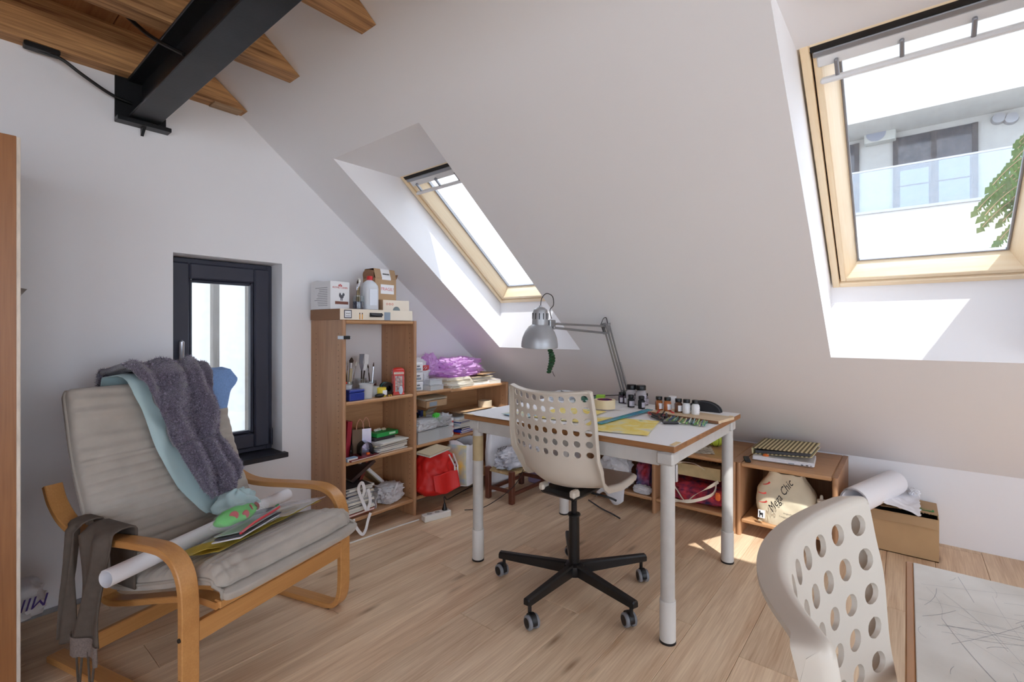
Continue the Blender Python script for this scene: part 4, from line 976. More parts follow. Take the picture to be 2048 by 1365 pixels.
G().sheet(lambda u, v: (.0-.002-.02*v*(1-v), .01+.11*u, .14+.055*v*(1-abs(2*u-1)*.2)), 6, 4, .002).obj('end_flap', KRAFT2, t)
G().sheet(lambda u, v: (.166+.012*v, .0+.12*u, .14+.03*v), 4, 3, .002).obj('end_flap', KRAFT2, t)
g = G(); slab(g, .04, .145, .04, .1, -.0006); g.obj('sticker', WHT, t); text('lettering', 'FRAGIL!', .029, mat('pink_red_print', (206, 92, 96), .6), t, FWD(.0925, -.0014, .07))
G().add([(.05, -.0012, .13), (.12, -.0012, .13), (.12, -.0012, .141), (.12, .0195, .2005), (.05, .0195, .2005), (.05, -.0012, .141)], [(0, 1, 2, 5), (5, 2, 3, 4)]).obj('address_label', WHT, t)
g = G()
for k in range(12): g.add([(.06+k*.0043, .006, .163), (.0622+k*.0043+(k % 3)*.0006, .006, .163), (.0622+k*.0043+(k % 3)*.0006, .009, .172), (.06+k*.0043, .009, .172)], [(0, 1, 2, 3)])
for v in g.v: pass
g.v = [(x, y-.0012, z) for x, y, z in g.v]; g.obj('barcode', INK, t, kind='stuff')
# metal clip on the bookcase upright
t = thing('spring_clamp', 'small black clamp hooked on the upright of the tall bookcase', 'clamp', (1.528, 2.495, 1.165))
G().b2(-.018, .03, -.012, -.002, 0, .02, .003).obj('clamp_bar', BPL, t); G().b2(-.018, -.0145, -.012, .045, 0, .02, .001).obj('clamp_arm', SILV, t); G().b2(.0285, .034, -.014, .0, .002, .018, .001).obj('clamp_pad', SILV, t)

# --- second shelf: painting tools
Z3 = .8005
def tin(name, label, loc, w, d, h, m, lidm, rz=0, cat='tin'):
    t = thing(name, label, cat, loc, rz); G().b2(-w/2, w/2, -d/2, d/2, 0, h*.72, .004).obj('body', m, t); G().b2(-w/2-.001, w/2+.001, -d/2-.001, d/2+.001, h*.74, h, .005).obj('lid', lidm, t); return t
BLU = mat('cobalt_tin', (34, 54, 140), .35, coat=.3)
tin('paint_tin', 'cobalt blue hinged tin at the front of the paint shelf', (1.62, 2.545, Z3), .10, .07, .065, BLU, BLU)
CLB = clearplastic('clear_box', (236, 240, 242), .38)
def tub(name, label, loc, r0, r1, h, m, cat='tub', rim=True, n=24):
    t = thing(name, label, cat, loc); G().lathe([(.001, .0), (r0, 0), (r1, h), (r1+.003, h), (r1+.003, h+.002), (r1-.002, h+.002), (r0-.002, .003), (.001, .003)], n, caps=False).obj('wall', m, t)
    if rim: G().lathe([(r1, h), (r1+.004, h+.001), (r1+.004, h+.004), (r1, h+.005)], n, caps=False).obj('rim', m, t)
    return t
tub('plastic_tub', 'clear plastic tub behind the cobalt tin', (1.60, 2.60, Z3), .03, .036, .085, CLB)
tub('plastic_cup', 'cloudy clear water cup in the middle of the paint shelf', (1.715, 2.56, Z3), .034, .042, .085, clearplastic('cloudy_cup', (225, 226, 226), .55))
tub('plastic_cup', 'short clear cup beside the yellow pot', (1.79, 2.60, Z3), .03, .036, .06, CLB)
t = thing('yellow_pot', 'small yellow paint pot on the paint shelf', 'pot', (1.825, 2.56, Z3)); G().lathe([(.001, 0), (.026, 0), (.029, .055), (.026, .056), (.001, .05)], 20).obj('pot', mat('lemon_plastic', (236, 212, 70), .5), t); G().b2(-.012, .02, -.0288, -.028, .01, .04).obj('pot_label', WHT, t)
t = thing('tape_dispenser', 'black round tape with teal edge beside the phone box tin', 'tape', (1.885, 2.60, Z3)); G().lathe([(.018, 0), (.04, 0), (.04, .05), (.018, .05)], 24, TR(0, 0, .0425, 0, math.pi/2) @ TR(0, 0, -.02), caps=False).obj('roll', mat('dark_tape', (40, 38, 36), .4), t); G().lathe([(.041, .02), (.0415, .02), (.0415, .028), (.041, .028)], 24, TR(0, 0, .0425, 0, math.pi/2) @ TR(0, 0, -.02), caps=False).obj('edge_ring', mat('teal_ring', (30, 130, 140), .4), t)
t = thing('eraser', 'dark oval kneading tool lying on the paint shelf', 'tool', (1.79, 2.53, Z3)); G().blob(lambda a, p: (math.sin(p)*math.cos(a)*.035, math.sin(p)*math.sin(a)*.018, .012-.012*math.cos(p)), 20, 10).obj('tool_body', BPL, t)
for k, (xx, yy) in enumerate(((1.855, 2.525), (1.865, 2.54), (1.872, 2.528))): G().lathe([(.001, 0), (.004, 0), (.0045, .008), (.003, .011), (.001, .012)], 8).obj('push_pin', mat('brass', (190, 150, 70), .3, .8), None, 'tiny brass push pin lying on the paint shelf', 'pin', 'push pins on the paint shelf', M=TR(xx, yy, Z3))
jar_of('glass_jar', 'tall glass jar of brushes behind the glue bottle on the paint shelf', (1.665, 2.68, Z3), .036, .10, 0)
jar_of('glass_jar', 'glass jar of palette knives at the back of the paint shelf', (1.765, 2.70, Z3), .04, .11, 0, .05, mat('murky', (90, 80, 70), .5))
jar_of('glass_jar', 'squat glass jar with dark red paint on the paint shelf', (1.835, 2.69, Z3), .038, .09, 0, .07, mat('maroon_paint', (96, 24, 30), .4))
t = thing('glue_bottle', 'black glue bottle with a red collar on the paint shelf', 'bottle', (1.625, 2.66, Z3)); G().lathe([(.001, 0), (.018, 0), (.018, .075), (.014, .085), (.001, .086)], 18).obj('bottle_body', mat('navy_label', (34, 40, 70), .5), t); G().lathe([(.0145, .085), (.0165, .086), (.0165, .1), (.014, .101)], 18).obj('collar', mat('collar_red', (226, 60, 40), .5), t); G().lathe([(.014, .1), (.006, .135), (.003, .14), (.001, .14)], 14).obj('nozzle', BPL, t)
for k, (bx, by, dx, dy, ln, r, hm, bm) in enumerate(((1.665, 2.68, -.12, 0, .21, .004, BRH2, BRID), (1.67, 2.68, .05, -.05, .24, .009, BRH, BRID), (1.66, 2.69, .1, .1, .22, .0035, BRH, BRI), (1.672, 2.672, .22, 0, .22, .003, FER, BRI), (1.655, 2.675, -.05, .12, .2, .0035, BRH, BRI), (1.66, 2.67, -.2, -.05, .25, .0025, BRH2, BRH2), (1.765, 2.70, .2, 0, .21, .003, BRH, BRI), (1.84, 2.69, .12, .05, .2, .003, FER, BRID), (1.835, 2.69, -.1, .03, .19, .004, BRH2, BRID))):
    paintbrush('worn paintbrush standing in a jar on the paint shelf', (bx, by, Z3+.008), (dx, dy, 1), ln, r, hm, bm, grp='brushes on the paint shelf')
for k, (dx, m_, lb) in enumerate(((.02, mat('spatula_white', (235, 235, 236), .4), 'wide white plastic spatula sticking out of the palette-knife jar'), (-.14, mat('spatula_steel', (150, 160, 176), .25, .7), 'steel palette knife leaning in the palette-knife jar'))):
    t = thing('palette_knife', lb, 'tool', M=TR(1.765, 2.69, Z3+.01, .2, 0, .16+dx)); G().tube([(0, 0, 0), (0, 0, .15)], .005, 8).obj('handle', BRH2, t); G().add([(-.006, -.001, .15), (.006, -.001, .15), (.024, -.001, .2), (.02, -.001, .255), (-.02, -.001, .255), (-.024, -.001, .2)]+[(-.006, .001, .15), (.006, .001, .15), (.024, .001, .2), (.02, .001, .255), (-.02, .001, .255), (-.024, .001, .2)], [(0, 1, 2, 3, 4, 5), (11, 10, 9, 8, 7, 6)]+[(i, 6+i, 6+(i+1) % 6, (i+1) % 6) for i in range(6)]).obj('blade', m_, t)
t = thing('tea_bag_box', 'clear bag of small parts at the left end of the paint shelf', 'bag', (1.582, 2.66, Z3+0)); G().blob(lambda a, p: (math.sin(p)*math.cos(a)*.022, math.sin(p)*math.sin(a)*.05, .08-.08*math.cos(p)+.006*math.sin(5*a)), 20, 12).obj('film', clearplastic('clear_film2', (235, 240, 245), .3, .15), t)
# red phone box tin
t = thing('phone_box_tin', 'red telephone-box shaped tin on the right of the paint shelf', 'tin', (1.955, 2.565, Z3), math.radians(-28))
PHR = mat('phone_red', (206, 44, 36), .3, coat=.4)
w = .036
G().b2(-w, w, -w, w, 0, .012, .002).obj('plinth', PHR, t); G().b2(-w+.003, w-.003, -w+.003, w-.003, .012, .128, .002).obj('tin_body', PHR, t); G().b2(-w, w, -w, w, .128, .15, .002).obj('sign_band', PHR, t)
g = G(); rs_ = [[(x*s_, y*s_, z) for x, y in ((-w, -w), (w, -w), (w, w), (-w, w))] for s_, z in ((1, .15), (.97, .158), (.8, .168), (.4, .174), (.05, .175))]; g.rings(rs_); g.obj('domed_lid', PHR, t, ang=60)
PHW = mat('phone_window', (196, 190, 182), .3, var=.5, vscale=60, col2=(90, 86, 92))
for (r_, o) in (((1, 0, 0), (0, -w-.0006, 0)), ((0, -1, 0), (-w-.0006, 0, 0)), ((0, 1, 0), (w+.0006, 0, 0))):
    F_ = FACE(o, r_, (0, 0, 1)); G().b2(-.024, .024, .02, .122, -.0026, -.0006, 0, F_ @ TR(0, 0, .0)).obj('window_print', PHW, t)
    g = G()
    for k in range(4): g.b2(-.024+k*.016-.0008, -.024+k*.016+.0008, .02, .122, -.0006, .0008, 0, F_)
    for k in range(7): g.b2(-.024, .024, .02+k*.017-.0007, .02+k*.017+.0007, -.0006, .0008, 0, F_)
    g.obj('glazing_bars', PHR, t)
    G().b2(-.03, .03, .133, .146, -.0004, .0004, 0, F_).obj('sign_plate', CREAM, t); text('lettering', 'TELEPHONE', .0095, INK, t, F_ @ TR(0, .1395, .0008))
G().blob(lambda a, p: (.012+math.sin(p)*math.cos(a)*.013, -w-.003+math.sin(p)*math.sin(a)*.003, .03-.028*math.cos(p)), 16, 10).obj('figure_print', mat('pale_blue_print', (190, 205, 220), .5), t)

# --- third shelf
Z2 = .4515
def book(name, label, loc, w, d, h, cover, rz=0, M=None, cat='book', group=None, pages=None):
    """book standing: w thickness (x), d depth (y), h height; spine to the front"""
    t = thing(name, label, cat, loc, rz, group, M)
    g = G(); g.b2(-w/2, -w/2+.0015, 0, d, 0, h); g.b2(w/2-.0015, w/2, 0, d, 0, h); g.b2(-w/2, w/2, -.0015, 0, 0, h, .0005); g.obj('cover', cover, t)
    G().b2(-w/2+.0015, w/2-.0015, .001, d-.003, .002, h-.003).obj('pages', pages or mat('page_block', (226, 220, 206), .9), t); return t
def flatbook(name, label, cx_, cy_, z, w, d, h, cover, rz=0, cat='book', group=None, pages=None):
    t = thing(name, label, cat, (cx_, cy_, z), rz, group)
    if h < .0045: G().b2(-w/2, w/2, -d/2, d/2, 0, h, .0004).obj('sheets', cover, t); return t
    g = G(); g.b2(-w/2, w/2, -d/2, d/2, 0, .0015); g.b2(-w/2, w/2, -d/2, d/2, h-.0015, h); g.b2(-w/2-.001, -w/2, -d/2, d/2, 0, h); g.obj('cover', cover, t)
    G().b2(-w/2, w/2-.003, -d/2+.002, d/2-.002, .0015, h-.0015).obj('pages', pages or mat('page_block', (226, 220, 206), .9), t); return t
book('red_book', 'tall crimson book standing at the left end of the gift-bag shelf', (1.575, 2.57, Z2), .03, .16, .22, mat('crimson_cover', (150, 28, 48), .5), M=TR(1.588, 2.57, Z2+.002, 0, 0, .10))
tub('green_tin', 'dull green round tin behind the gift bag', (1.655, 2.76, Z2), .03, .03, .12, mat('sage_tin', (110, 128, 112), .5), cat='tin')
t = thing('gift_bag', 'small gift bag with pearly side and pink rope handles', 'bag', (1.655, 2.62, Z2), math.radians(-18))
HOLO = mat('pearl_foil', (206, 212, 222), .18, .55, var=.3, vscale=5, col2=(170, 160, 205))
G().b2(0, .115, 0, .055, 0, .155, .001).obj('bag_body', mat('bronze_paper', (112, 88, 66), .5), t); G().b2(.1152, .1165, .0, .055, 0, .155).obj('pearl_gusset', HOLO, t)
G().b2(.06, .115, -.0012, -.0002, 0, .155).obj('pearl_front', HOLO, t)
for xx in (.0, .05): G().tube(spline([(.025+xx, .002+xx*.9, .15), (.03+xx, .002+xx*.9, .19), (.048+xx, .002+xx*.9, .215), (.066+xx, .002+xx*.9, .19), (.07+xx, .002+xx*.9, .15)]), .0022, 6).obj('rope_handle', mat('pink_cord', (206, 150, 128), .7), t)
t = thing('toy_mailbox', 'miniature black arched mailbox with its door open', 'toy', (1.70, 2.53, Z2), math.radians(-15))
arch = [(-.04, 0), (.04, 0)]+[(.04*math.cos(a), .045+.04*math.sin(a)) for a in [math.pi*k/10 for k in range(11)]]
g = G(); n = len(arch); inner = [(x*.86, .004+z*.93) for x, z in arch]
fr_ = [(x, 0, z) for x, z in arch]; bk_ = [(x, .09, z) for x, z in arch]; fi = [(x, 0, z) for x, z in inner]; bi = [(x, .085, z) for x, z in inner]
g.add(fr_+bk_+fi+bi, [(i, n+i, n+(i+1) % n, (i+1) % n) for i in range(n)]+[tuple(range(n, 2*n))]+[(i, (i+1) % n, 2*n+(i+1) % n, 2*n+i) for i in range(n)]+[(2*n+(i+1) % n, 3*n+(i+1) % n, 3*n+i, 2*n+i) for i in range(n)]+[tuple(range(3*n, 4*n))[::-1]])
g.obj('mailbox_shell', mat('gloss_black', (16, 16, 18), .2), t); G().box((.012, .02, .012), (.02, .02, .016), .003).obj('orange_insert', mat('orange_toy', (240, 110, 40), .4), t)
g = G(); g.add([(x, 0, z) for x, z in arch]+[(x, .003, z) for x, z in arch], [tuple(range(n))[::-1], tuple(range(n, 2*n))]+[(i, (i+1) % n, n+(i+1) % n, n+i) for i in range(n)]); g.obj('door', mat('gloss_black', (16, 16, 18), .2), t, M=TR(.0, -.004, 0, 0, 0, 0) @ TR(-.085, .02, 0, 1.1))
flatbook('magazine', 'maroon and white magazine lying at the front of the gift-bag shelf', 1.66, 2.56, Z2, .21, .14, .008, mat('maroon_cover', (130, 40, 44), .5), .1)
flatbook('booklet', 'pale blue booklet at the front corner of the gift-bag shelf', 1.585, 2.52, Z2, .07, .04, .018, mat('sky_booklet', (150, 176, 206), .5), 0)
PAP = [mat('paper_%d' % i, c, .8) for i, c in enumerate(((234, 232, 228), (222, 214, 198), (206, 190, 160), (240, 240, 242), (190, 186, 182)))]
rp = random.Random(11)
PAPN = dict(zip([m_.name for m_ in PAP], ('off-white', 'cream', 'tan', 'bright white', 'grey')))
def paperstack(n, cx_, cy_, z, w, d, h, rz, grp, label, mats=PAP, jit=.012, name='paper_stack'):
    zz = z
    for k in range(n):
        hh = h*rp.uniform(.6, 1.4); hh = max(hh, .002)
        mm = rp.choice(mats); cn = PAPN[mm.name]
        flatbook('paper_sheaf', cn+' '+label, cx_+rp.uniform(-jit, jit), cy_+rp.uniform(-jit, jit), zz, w*rp.uniform(.85, 1.05), d*rp.uniform(.85, 1.05), hh, mm, rz+rp.uniform(-.12, .12), 'papers', grp); zz += hh+.0003
    return zz
zt_ = paperstack(8, 1.88, 2.62, Z2, .24, .2, .0075, .1, 'papers under the green box', 'sheaf of loose paper under the green box on the gift-bag shelf')
t = thing('tray', 'shallow black tray lying on the paper pile', 'tray', (1.86, 2.64, zt_), .1); G().b2(-.085, .085, -.06, .06, 0, .02, .003).obj('tray_body', mat('tray_black', (50, 46, 48), .5), t)
t = thing('green_box', 'flat bright green box on the black tray', 'box', (1.885, 2.63, zt_+.0205), .06); G().b2(-.085, .085, -.05, .05, 0, .026, .002).obj('box_body', mat('kelly_green', (40, 150, 70), .45), t); g = G(); slab(g, .01, .06, .008, .02, -.0506); g.obj('box_label', mat('pale_green_print', (190, 220, 190), .6), t)
for k in range(3): G().blob(lambda a, p, k=k: (math.sin(p)*math.cos(a)*.016, math.sin(p)*math.sin(a)*.012, .008-.008*math.cos(p)+.002*math.sin(a*3)), 14, 8).obj('clay_lump', PAP[k], None, 'small lump of clay lying on the green box', 'lump', 'lumps on the green box', M=TR(1.84+k*.03, 2.64+.01*(k % 2), zt_+.047))

# --- lowest shelf of the tall bookcase
Z1 = .1115
WFAB = mat('white_strap', (232, 230, 230), .8)
t = thing('tote_bag', 'white tote bag packed with magazines, straps dangling off the lowest shelf', 'bag', (1.60, 2.52, Z1))
G().sheet(lambda u, v: (-.05+.21*u, .02+.26*v, .003+.008*abs(math.sin(u*6))*v), 10, 10, .003).obj('bag_base', WFAB, t)
G().sheet(lambda u, v: (.168+.006*math.sin(v*9)+.012*v, .02+.25*u, .002+.09*v), 8, 8, .003).obj('bag_side', sheetmat('white_bagfilm', (238, 238, 240), .4, .3, 1), t)
def strap(pts, w=.018, name='strap', par=None, m=WFAB):
    P = spline(pts, 6); n = len(P)-1
    def f(u, v):
        i = min(int(v*n), n-1); p = P[i].lerp(P[i+1], v*n-i); tg = (P[min(i+1, n)]-P[i]).normalized(); s = tg.cross(Vector((0, -1, .2))).normalized(); return p+s*(u-.5)*w
    return G().sheet(f, 2, n, .0012).obj(name, m, par)
strap([(.05, -.005, .10), (.06, -.02, .15), (.045, -.02, .2), (.03, -.005, .16), (.06, -.022, .06), (.07, -.03, .03)], .02, par=t)
strap([(.09, .0, .10), (.085, -.02, .15), (.1, -.022, .08), (.075, -.03, .03)], .02, par=t)
strap([(-.02, -.03, .004), (-.01, -.036, -.035), (.03, -.04, -.095), (.055, -.04, -.08), (.075, -.035, -.03), (.095, -.032, .01)], .018, par=t)
MC = [mat('mag_%d' % i, c, .4) for i, c in enumerate(((60, 60, 64), (224, 222, 220), (150, 150, 156), (44, 110, 60), (196, 46, 60), (206, 196, 176), (90, 96, 120), (238, 236, 232)))]
zz = Z1+.012
for k in range(16):
    h_ = rp.uniform(.007, .013); mi_ = 4 if k == 0 else 3 if k == 1 else rp.choice([0, 1, 2, 5, 6, 7]); flatbook('magazine', ['charcoal', 'off-white', 'mid-grey', 'green', 'red', 'cream', 'slate blue', 'white'][mi_]+' magazine in the pile inside the white tote', 1.65+rp.uniform(-.01, .01), 2.63+rp.uniform(-.01, .015), zz, .19*rp.uniform(.9, 1.02), .22, h_, MC[mi_], rp.uniform(-.08, .08), 'magazine', 'magazines in the white tote'); zz += h_+.0004
book('leaning_book', 'dark glossy book leaning over the tote of magazines', (0, 0, 0), .022, .17, .19, mat('dark_gloss', (70, 52, 50), .25), M=TR(1.64, 2.60, zz+.012, 0, 0, 1.05))
book('leaning_book', 'black and red book wedged behind the leaning glossy book', (0, 0, 0), .02, .17, .15, mat('red_black_cover', (150, 50, 40), .4, var=.8, vscale=20, col2=(24, 20, 20)), M=TR(1.72, 2.63, zz-.005, 0, 0, .5))
t = thing('stretched_canvas', 'white canvas leaning diagonally across the lowest shelf', 'canvas', M=TR(1.75, 2.67, .395, 0, 0, .78)); G().b2(0, .33, 0, .15, -.02, 0, .002).obj('canvas_face', WHT, t); G().b2(.005, .325, .01, .14, -.024, -.02).obj('stretcher_bar', BRH, t)
# --- crumpled bags
def bagblob(size, seed, cr=.18, fr=9, pinch=.0, e=3.2, nu=56, nv=36, flat=.9):
    w, d, h = size
    def f(a, p):
        c_, s_ = math.cos(a), math.sin(a); k = (abs(c_)**e+abs(s_)**e)**(-1/e)
        sp = math.sin(p); cp = -math.cos(p); z = (cp+flat)/(1+flat); z = max(0, z)
        sh = min(1, sp*1.25)**.7; x, y, zz_ = c_*k*sh, s_*k*sh, z
        if pinch: q = 1-pinch*ease(z); x *= q; y *= q
        n_ = noise.hetero_terrain(Vector((x*fr*.35, y*fr*.35, zz_*fr*.35+seed*7)), .8, 2, 4, .7)*.35; r_ = abs(fb((x*2+seed, y*2, zz_*2), fr*.22, 3))
        q = 1+cr*(n_-.4)-cr*.8*r_
        return (x*w/2*q, y*d/2*q, zz_*h*(1+cr*.35*(n_-.5)) if zz_ > .02 else 0)
    return G().blob(f, nu, nv)
PLW = sheetmat('white_poly', (240, 240, 243), .28, .3, .97)
PLC = sheetmat('clear_poly', (238, 240, 244), .2, .35, .72)
t = thing('plastic_bag', 'crumpled white carrier bag under the leaning canvas', 'bag', (1.91, 2.60, Z1), .3); bagblob((.18, .15, .115), 3, .35, 12).obj('bag_film', PLW, t, ang=55)
strap([(-.06, -.07, .06), (-.05, -.085, .10), (-.02, -.08, .12), (.0, -.06, .10)], .016, 'handle', t, PLW)
# ================================================================= LOW BOOKCASES
ZA = .8035; ZB = .7955; ZM = .4555; ZL = .1135
# white drawer cabinet made of three little drawers
t = thing('mini_drawers', 'stack of three small white drawers beside the tall bookcase', 'drawers', (2.075, 2.56, ZA), math.radians(-6))
for k in range(3):
    z0 = k*.065; G().b2(0, .085, .012, .12, z0, z0+.063, .002).obj('drawer_case', WHT, t)
    d = G().b2(.004, .081, .002, .012, z0+.004, z0+.059, .003).obj('drawer', mat('drawer_white', (224, 224, 228), .4), t)
    G().box((.042, -.002, z0+.04), (.022, .008, .007), .002).obj('knob', DGREY, d)
    G().b2(.02, .065, .0005, .002, z0+.012, z0+.026).obj('label_slot', GREYP, d)
t = thing('plastic_bag', 'knotted white carrier bag behind the small drawers', 'bag', (2.23, 2.72, ZA)); bagblob((.22, .17, .21), 5, .4, 13, .35).obj('bag_film', PLW, t, ang=55)
g = G()
for k in range(6): a = k*.5; g.tube(spline([(-.04+.01*k, -.09, .13), (-.035+.012*k, -.105, .15+.01*math.sin(k)), (-.02+.01*k, -.1, .165)]), .004, 5)
g.obj('red_print', REDP, t)
PUR = sheetmat('purple_film', (240, 198, 246), .3, .45, .78)
t = thing('purple_bag', 'shiny translucent purple plastic bag crumpled on the paper piles', 'bag', (2.585, 2.66, ZB+.075), .1); bagblob((.42, .24, .14), 9, .45, 14, .1).obj('bag_film', PUR, t, ang=55)
t = thing('purple_bag', 'dark purple end of film hanging over the white carrier bag', 'bag', (2.34, 2.70, ZA+.09), .3); bagblob((.13, .13, .15), 12, .4, 12, .3).obj('bag_film', PUR, t, ang=55)
def clearbox(label, x, y, z, w, d, h, rz=0, fill=None, group=None, lid=True):
    t = thing('clear_box', label, 'box', (x, y, z), rz, group); g = G(); e = .0015; q = .9
    for (x0, x1, y0, y1) in ((-w/2, w/2, -d/2, -d/2+e), (-w/2, w/2, d/2-e, d/2), (-w/2, -w/2+e, -d/2, d/2), (w/2-e, w/2, -d/2, d/2)): g.b2(x0, x1, y0, y1, 0, h)
    g.b2(-w/2, w/2, -d/2, d/2, 0, e); g.obj('box_wall', CLB, t)
    if lid: G().b2(-w/2-.003, w/2+.003, -d/2-.003, d/2+.003, h, h+.006, .002).obj('lid', CLB, t)
    if fill:
        rr = random.Random(label); g = G()
        for k in range(26): g.box((rr.uniform(-w/2+.015, w/2-.015), rr.uniform(-d/2+.015, d/2-.015), rr.uniform(.018, h*.75)), (rr.uniform(.012, .03), rr.uniform(.01, .025), rr.uniform(.006, .016)), .002, R=Euler((rr.uniform(-.6, .6), rr.uniform(-.6, .6), rr.uniform(0, 3))).to_matrix()); g.m(k % 4) if False else None
        g.obj('small_parts', fill, t, kind='stuff')
    return t
clearbox('flat clear box lying in front of the white carrier bag', 2.24, 2.555, ZA, .13, .09, .03, .1, PAP[4])
clearbox('clear box stacked on the flat clear box beside the papers', 2.25, 2.56, ZA+.037, .10, .08, .03, -.15, mat('mixed_parts', (150, 150, 160), .5, var=.6, vscale=60))
# piles of paper on top of the wide low bookcase
paperstack(9, 2.50, 2.64, ZB, .27, .21, .008, .05, 'papers under the purple bag', 'sheaf of old paper under the purple bag', [PAP[0], PAP[1], PAP[2]])
paperstack(8, 2.76, 2.65, ZB, .24, .21, .008, -.12, 'sheet music pile', 'sheaf of sheets in the pile next to the purple bag', [PAP[0], PAP[1], PAP[2], PAP[3]], .02)
flatbook('card_folder', 'kraft folder lying on top of the cream sheet pile', 2.80, 2.63, ZB+.078, .21, .18, .006, KRAFT, .25, 'folder')
flatbook('white_notebook', 'white notebook with red corner at the edge of the cream pile', 2.87, 2.58, ZB+.0005, .13, .12, .03, mat('white_red_cover', (236, 228, 228), .5), -.1)
t = thing('spiral_notebook', 'spiral-bound sketchbook in front of the paper piles', 'notebook', (2.50, 2.555, ZB+.001), .06); G().b2(-.12, .12, -.03, .03, 0, .012, .001).obj('pages', PAP[1], t)
g = G()
for k in range(22): g.lathe([(.0055, -.0006), (.0065, 0), (.0055, .0006)], 8, TR(-.115+k*.0108, -.03, .007, 0, 0, math.pi/2), caps=False)
g.obj('spiral_wire', INK, t)
# middle shelf of the narrow low bookcase: clear boxes and bags, books behind
BK = [mat('spine_%d' % i, c, .5) for i, c in enumerate(((44, 60, 110), (196, 60, 60), (226, 220, 206), (60, 110, 90), (30, 30, 34), (150, 110, 80), (200, 180, 90), (120, 150, 190)))]
rb = random.Random(21); xx = 2.085; names = ['navy', 'red', 'cream', 'green', 'black', 'brown', 'ochre', 'pale blue']
for k in range(11):
    w_ = rb.uniform(.01, .024); i = [4, 1, 2, 0, 2, 5, 2, 4, 7, 0, 6][k]; h_ = rb.uniform(.15, .2)
    book('row_book', '%s book standing %s in the row behind the clear boxes' % (names[i], ['first', 'second', 'third', 'fourth', 'fifth', 'sixth', 'seventh', 'eighth', 'ninth', 'tenth', 'last'][k]), (xx+w_/2, 2.68, ZM), w_, .13, h_, BK[i], group='books behind the clear boxes'); xx += w_+.001
t = thing('letter_rack', 'shallow kraft letter tray wedged above the row of books', 'tray', M=TR(2.245, 2.61, .695, .05, .08, 0)); g = G()
g.b2(-.10, .10, -.09, .09, 0, .003); g.b2(-.10, .10, -.09, -.087, 0, .045); g.b2(-.10, -.097, -.09, .09, 0, .045); g.b2(.097, .10, -.09, .09, 0, .045); g.obj('tray_body', KRAFT, t); G().b2(-.07, .0, -.0925, -.0905, .008, .038, .0005).obj('tray_label', GREYP, t)
for k in range(2): G().b2(-.105, .11, -.08, .08, .048+k*.008, .051+k*.008).obj('tray_sheet', PAP[1+k], t)
t = thing('cassette_box', 'brown arched wooden holder beside the row of books', 'holder', (2.105, 2.60, .66)); g = G(); pr = [(-.035, 0), (.04, 0)]+[(.04-.075*k/8, .04+.035*math.sin(math.pi*k/8)) for k in range(9)]; g.prism(pr, 0, .08, FACE((0, .08, 0), (1, 0, 0), (0, 0, 1))); g.obj('holder_body', wood('holder_wood', (176, 120, 84), (130, 84, 56), 'x', .5, 1, .4), t)
G().b2(2.065, 2.15, 2.60, 2.68, .652, .659).obj('support_board', KRAFT2, None, 'thin board under the arched holder on the row of books', 'board')
clearbox('wide clear storage box under the wrapped box', 2.165, 2.575, ZM, .19, .13, .075, .05, mat('mixed_trinkets', (120, 110, 110), .5, var=.8, vscale=50, col2=(40, 36, 44)))
t = thing('wrapped_box', 'white box in crumpled clear film lying on the wide clear storage box', 'box', (2.172, 2.575, ZM+.0825), .1); G().b2(-.09, .08, -.055, .055, .0, .045, .004).obj('box_body', WHT, t); bagblob((.22, .15, .075), 8, .25, 12).obj('film', PLC, t, ang=55)
clearbox('small clear storage box beside the wide clear box', 2.335, 2.575, ZM, .125, .12, .075, -.08, mat('mixed_trinkets2', (90, 70, 66), .5, var=.8, vscale=50, col2=(30, 26, 34)))
t = thing('plastic_bag', 'clear bag with green print on the small clear storage box', 'bag', (2.32, 2.58, ZM+.0825)); bagblob((.17, .13, .085), 15, .4, 14).obj('film', PLC, t, ang=55); bagblob((.05, .04, .05), 3, .4).obj('green_tab', GRN, t, M=TR(-.05, -.03, .05))
t = thing('cardboard_calendar', 'bent cream card box standing behind the clear bag', 'box', (2.325, 2.72, ZM), .2); G().b2(-.05, .05, -.03, .03, 0, .165, .002).obj('box_body', mat('putty_card', (190, 182, 162), .7), t); G().sheet(lambda u, v: (-.05+.1*u, -.03-.03*v, .165+.03*v), 6, 3, .001).obj('flap', mat('putty_card', (190, 182, 162), .7), t)
t = thing('card_box', 'small white and red card box beside the magazine piles', 'box', (2.42, 2.58, ZM), -.1); G().b2(-.02, .02, -.03, .03, 0, .125, .001).obj('box_body', WHT, t)
for k in range(3): G().b2(-.018, .018, -.0308, -.03, .02+k*.035, .035+k*.035).obj('band_print', REDP, t)
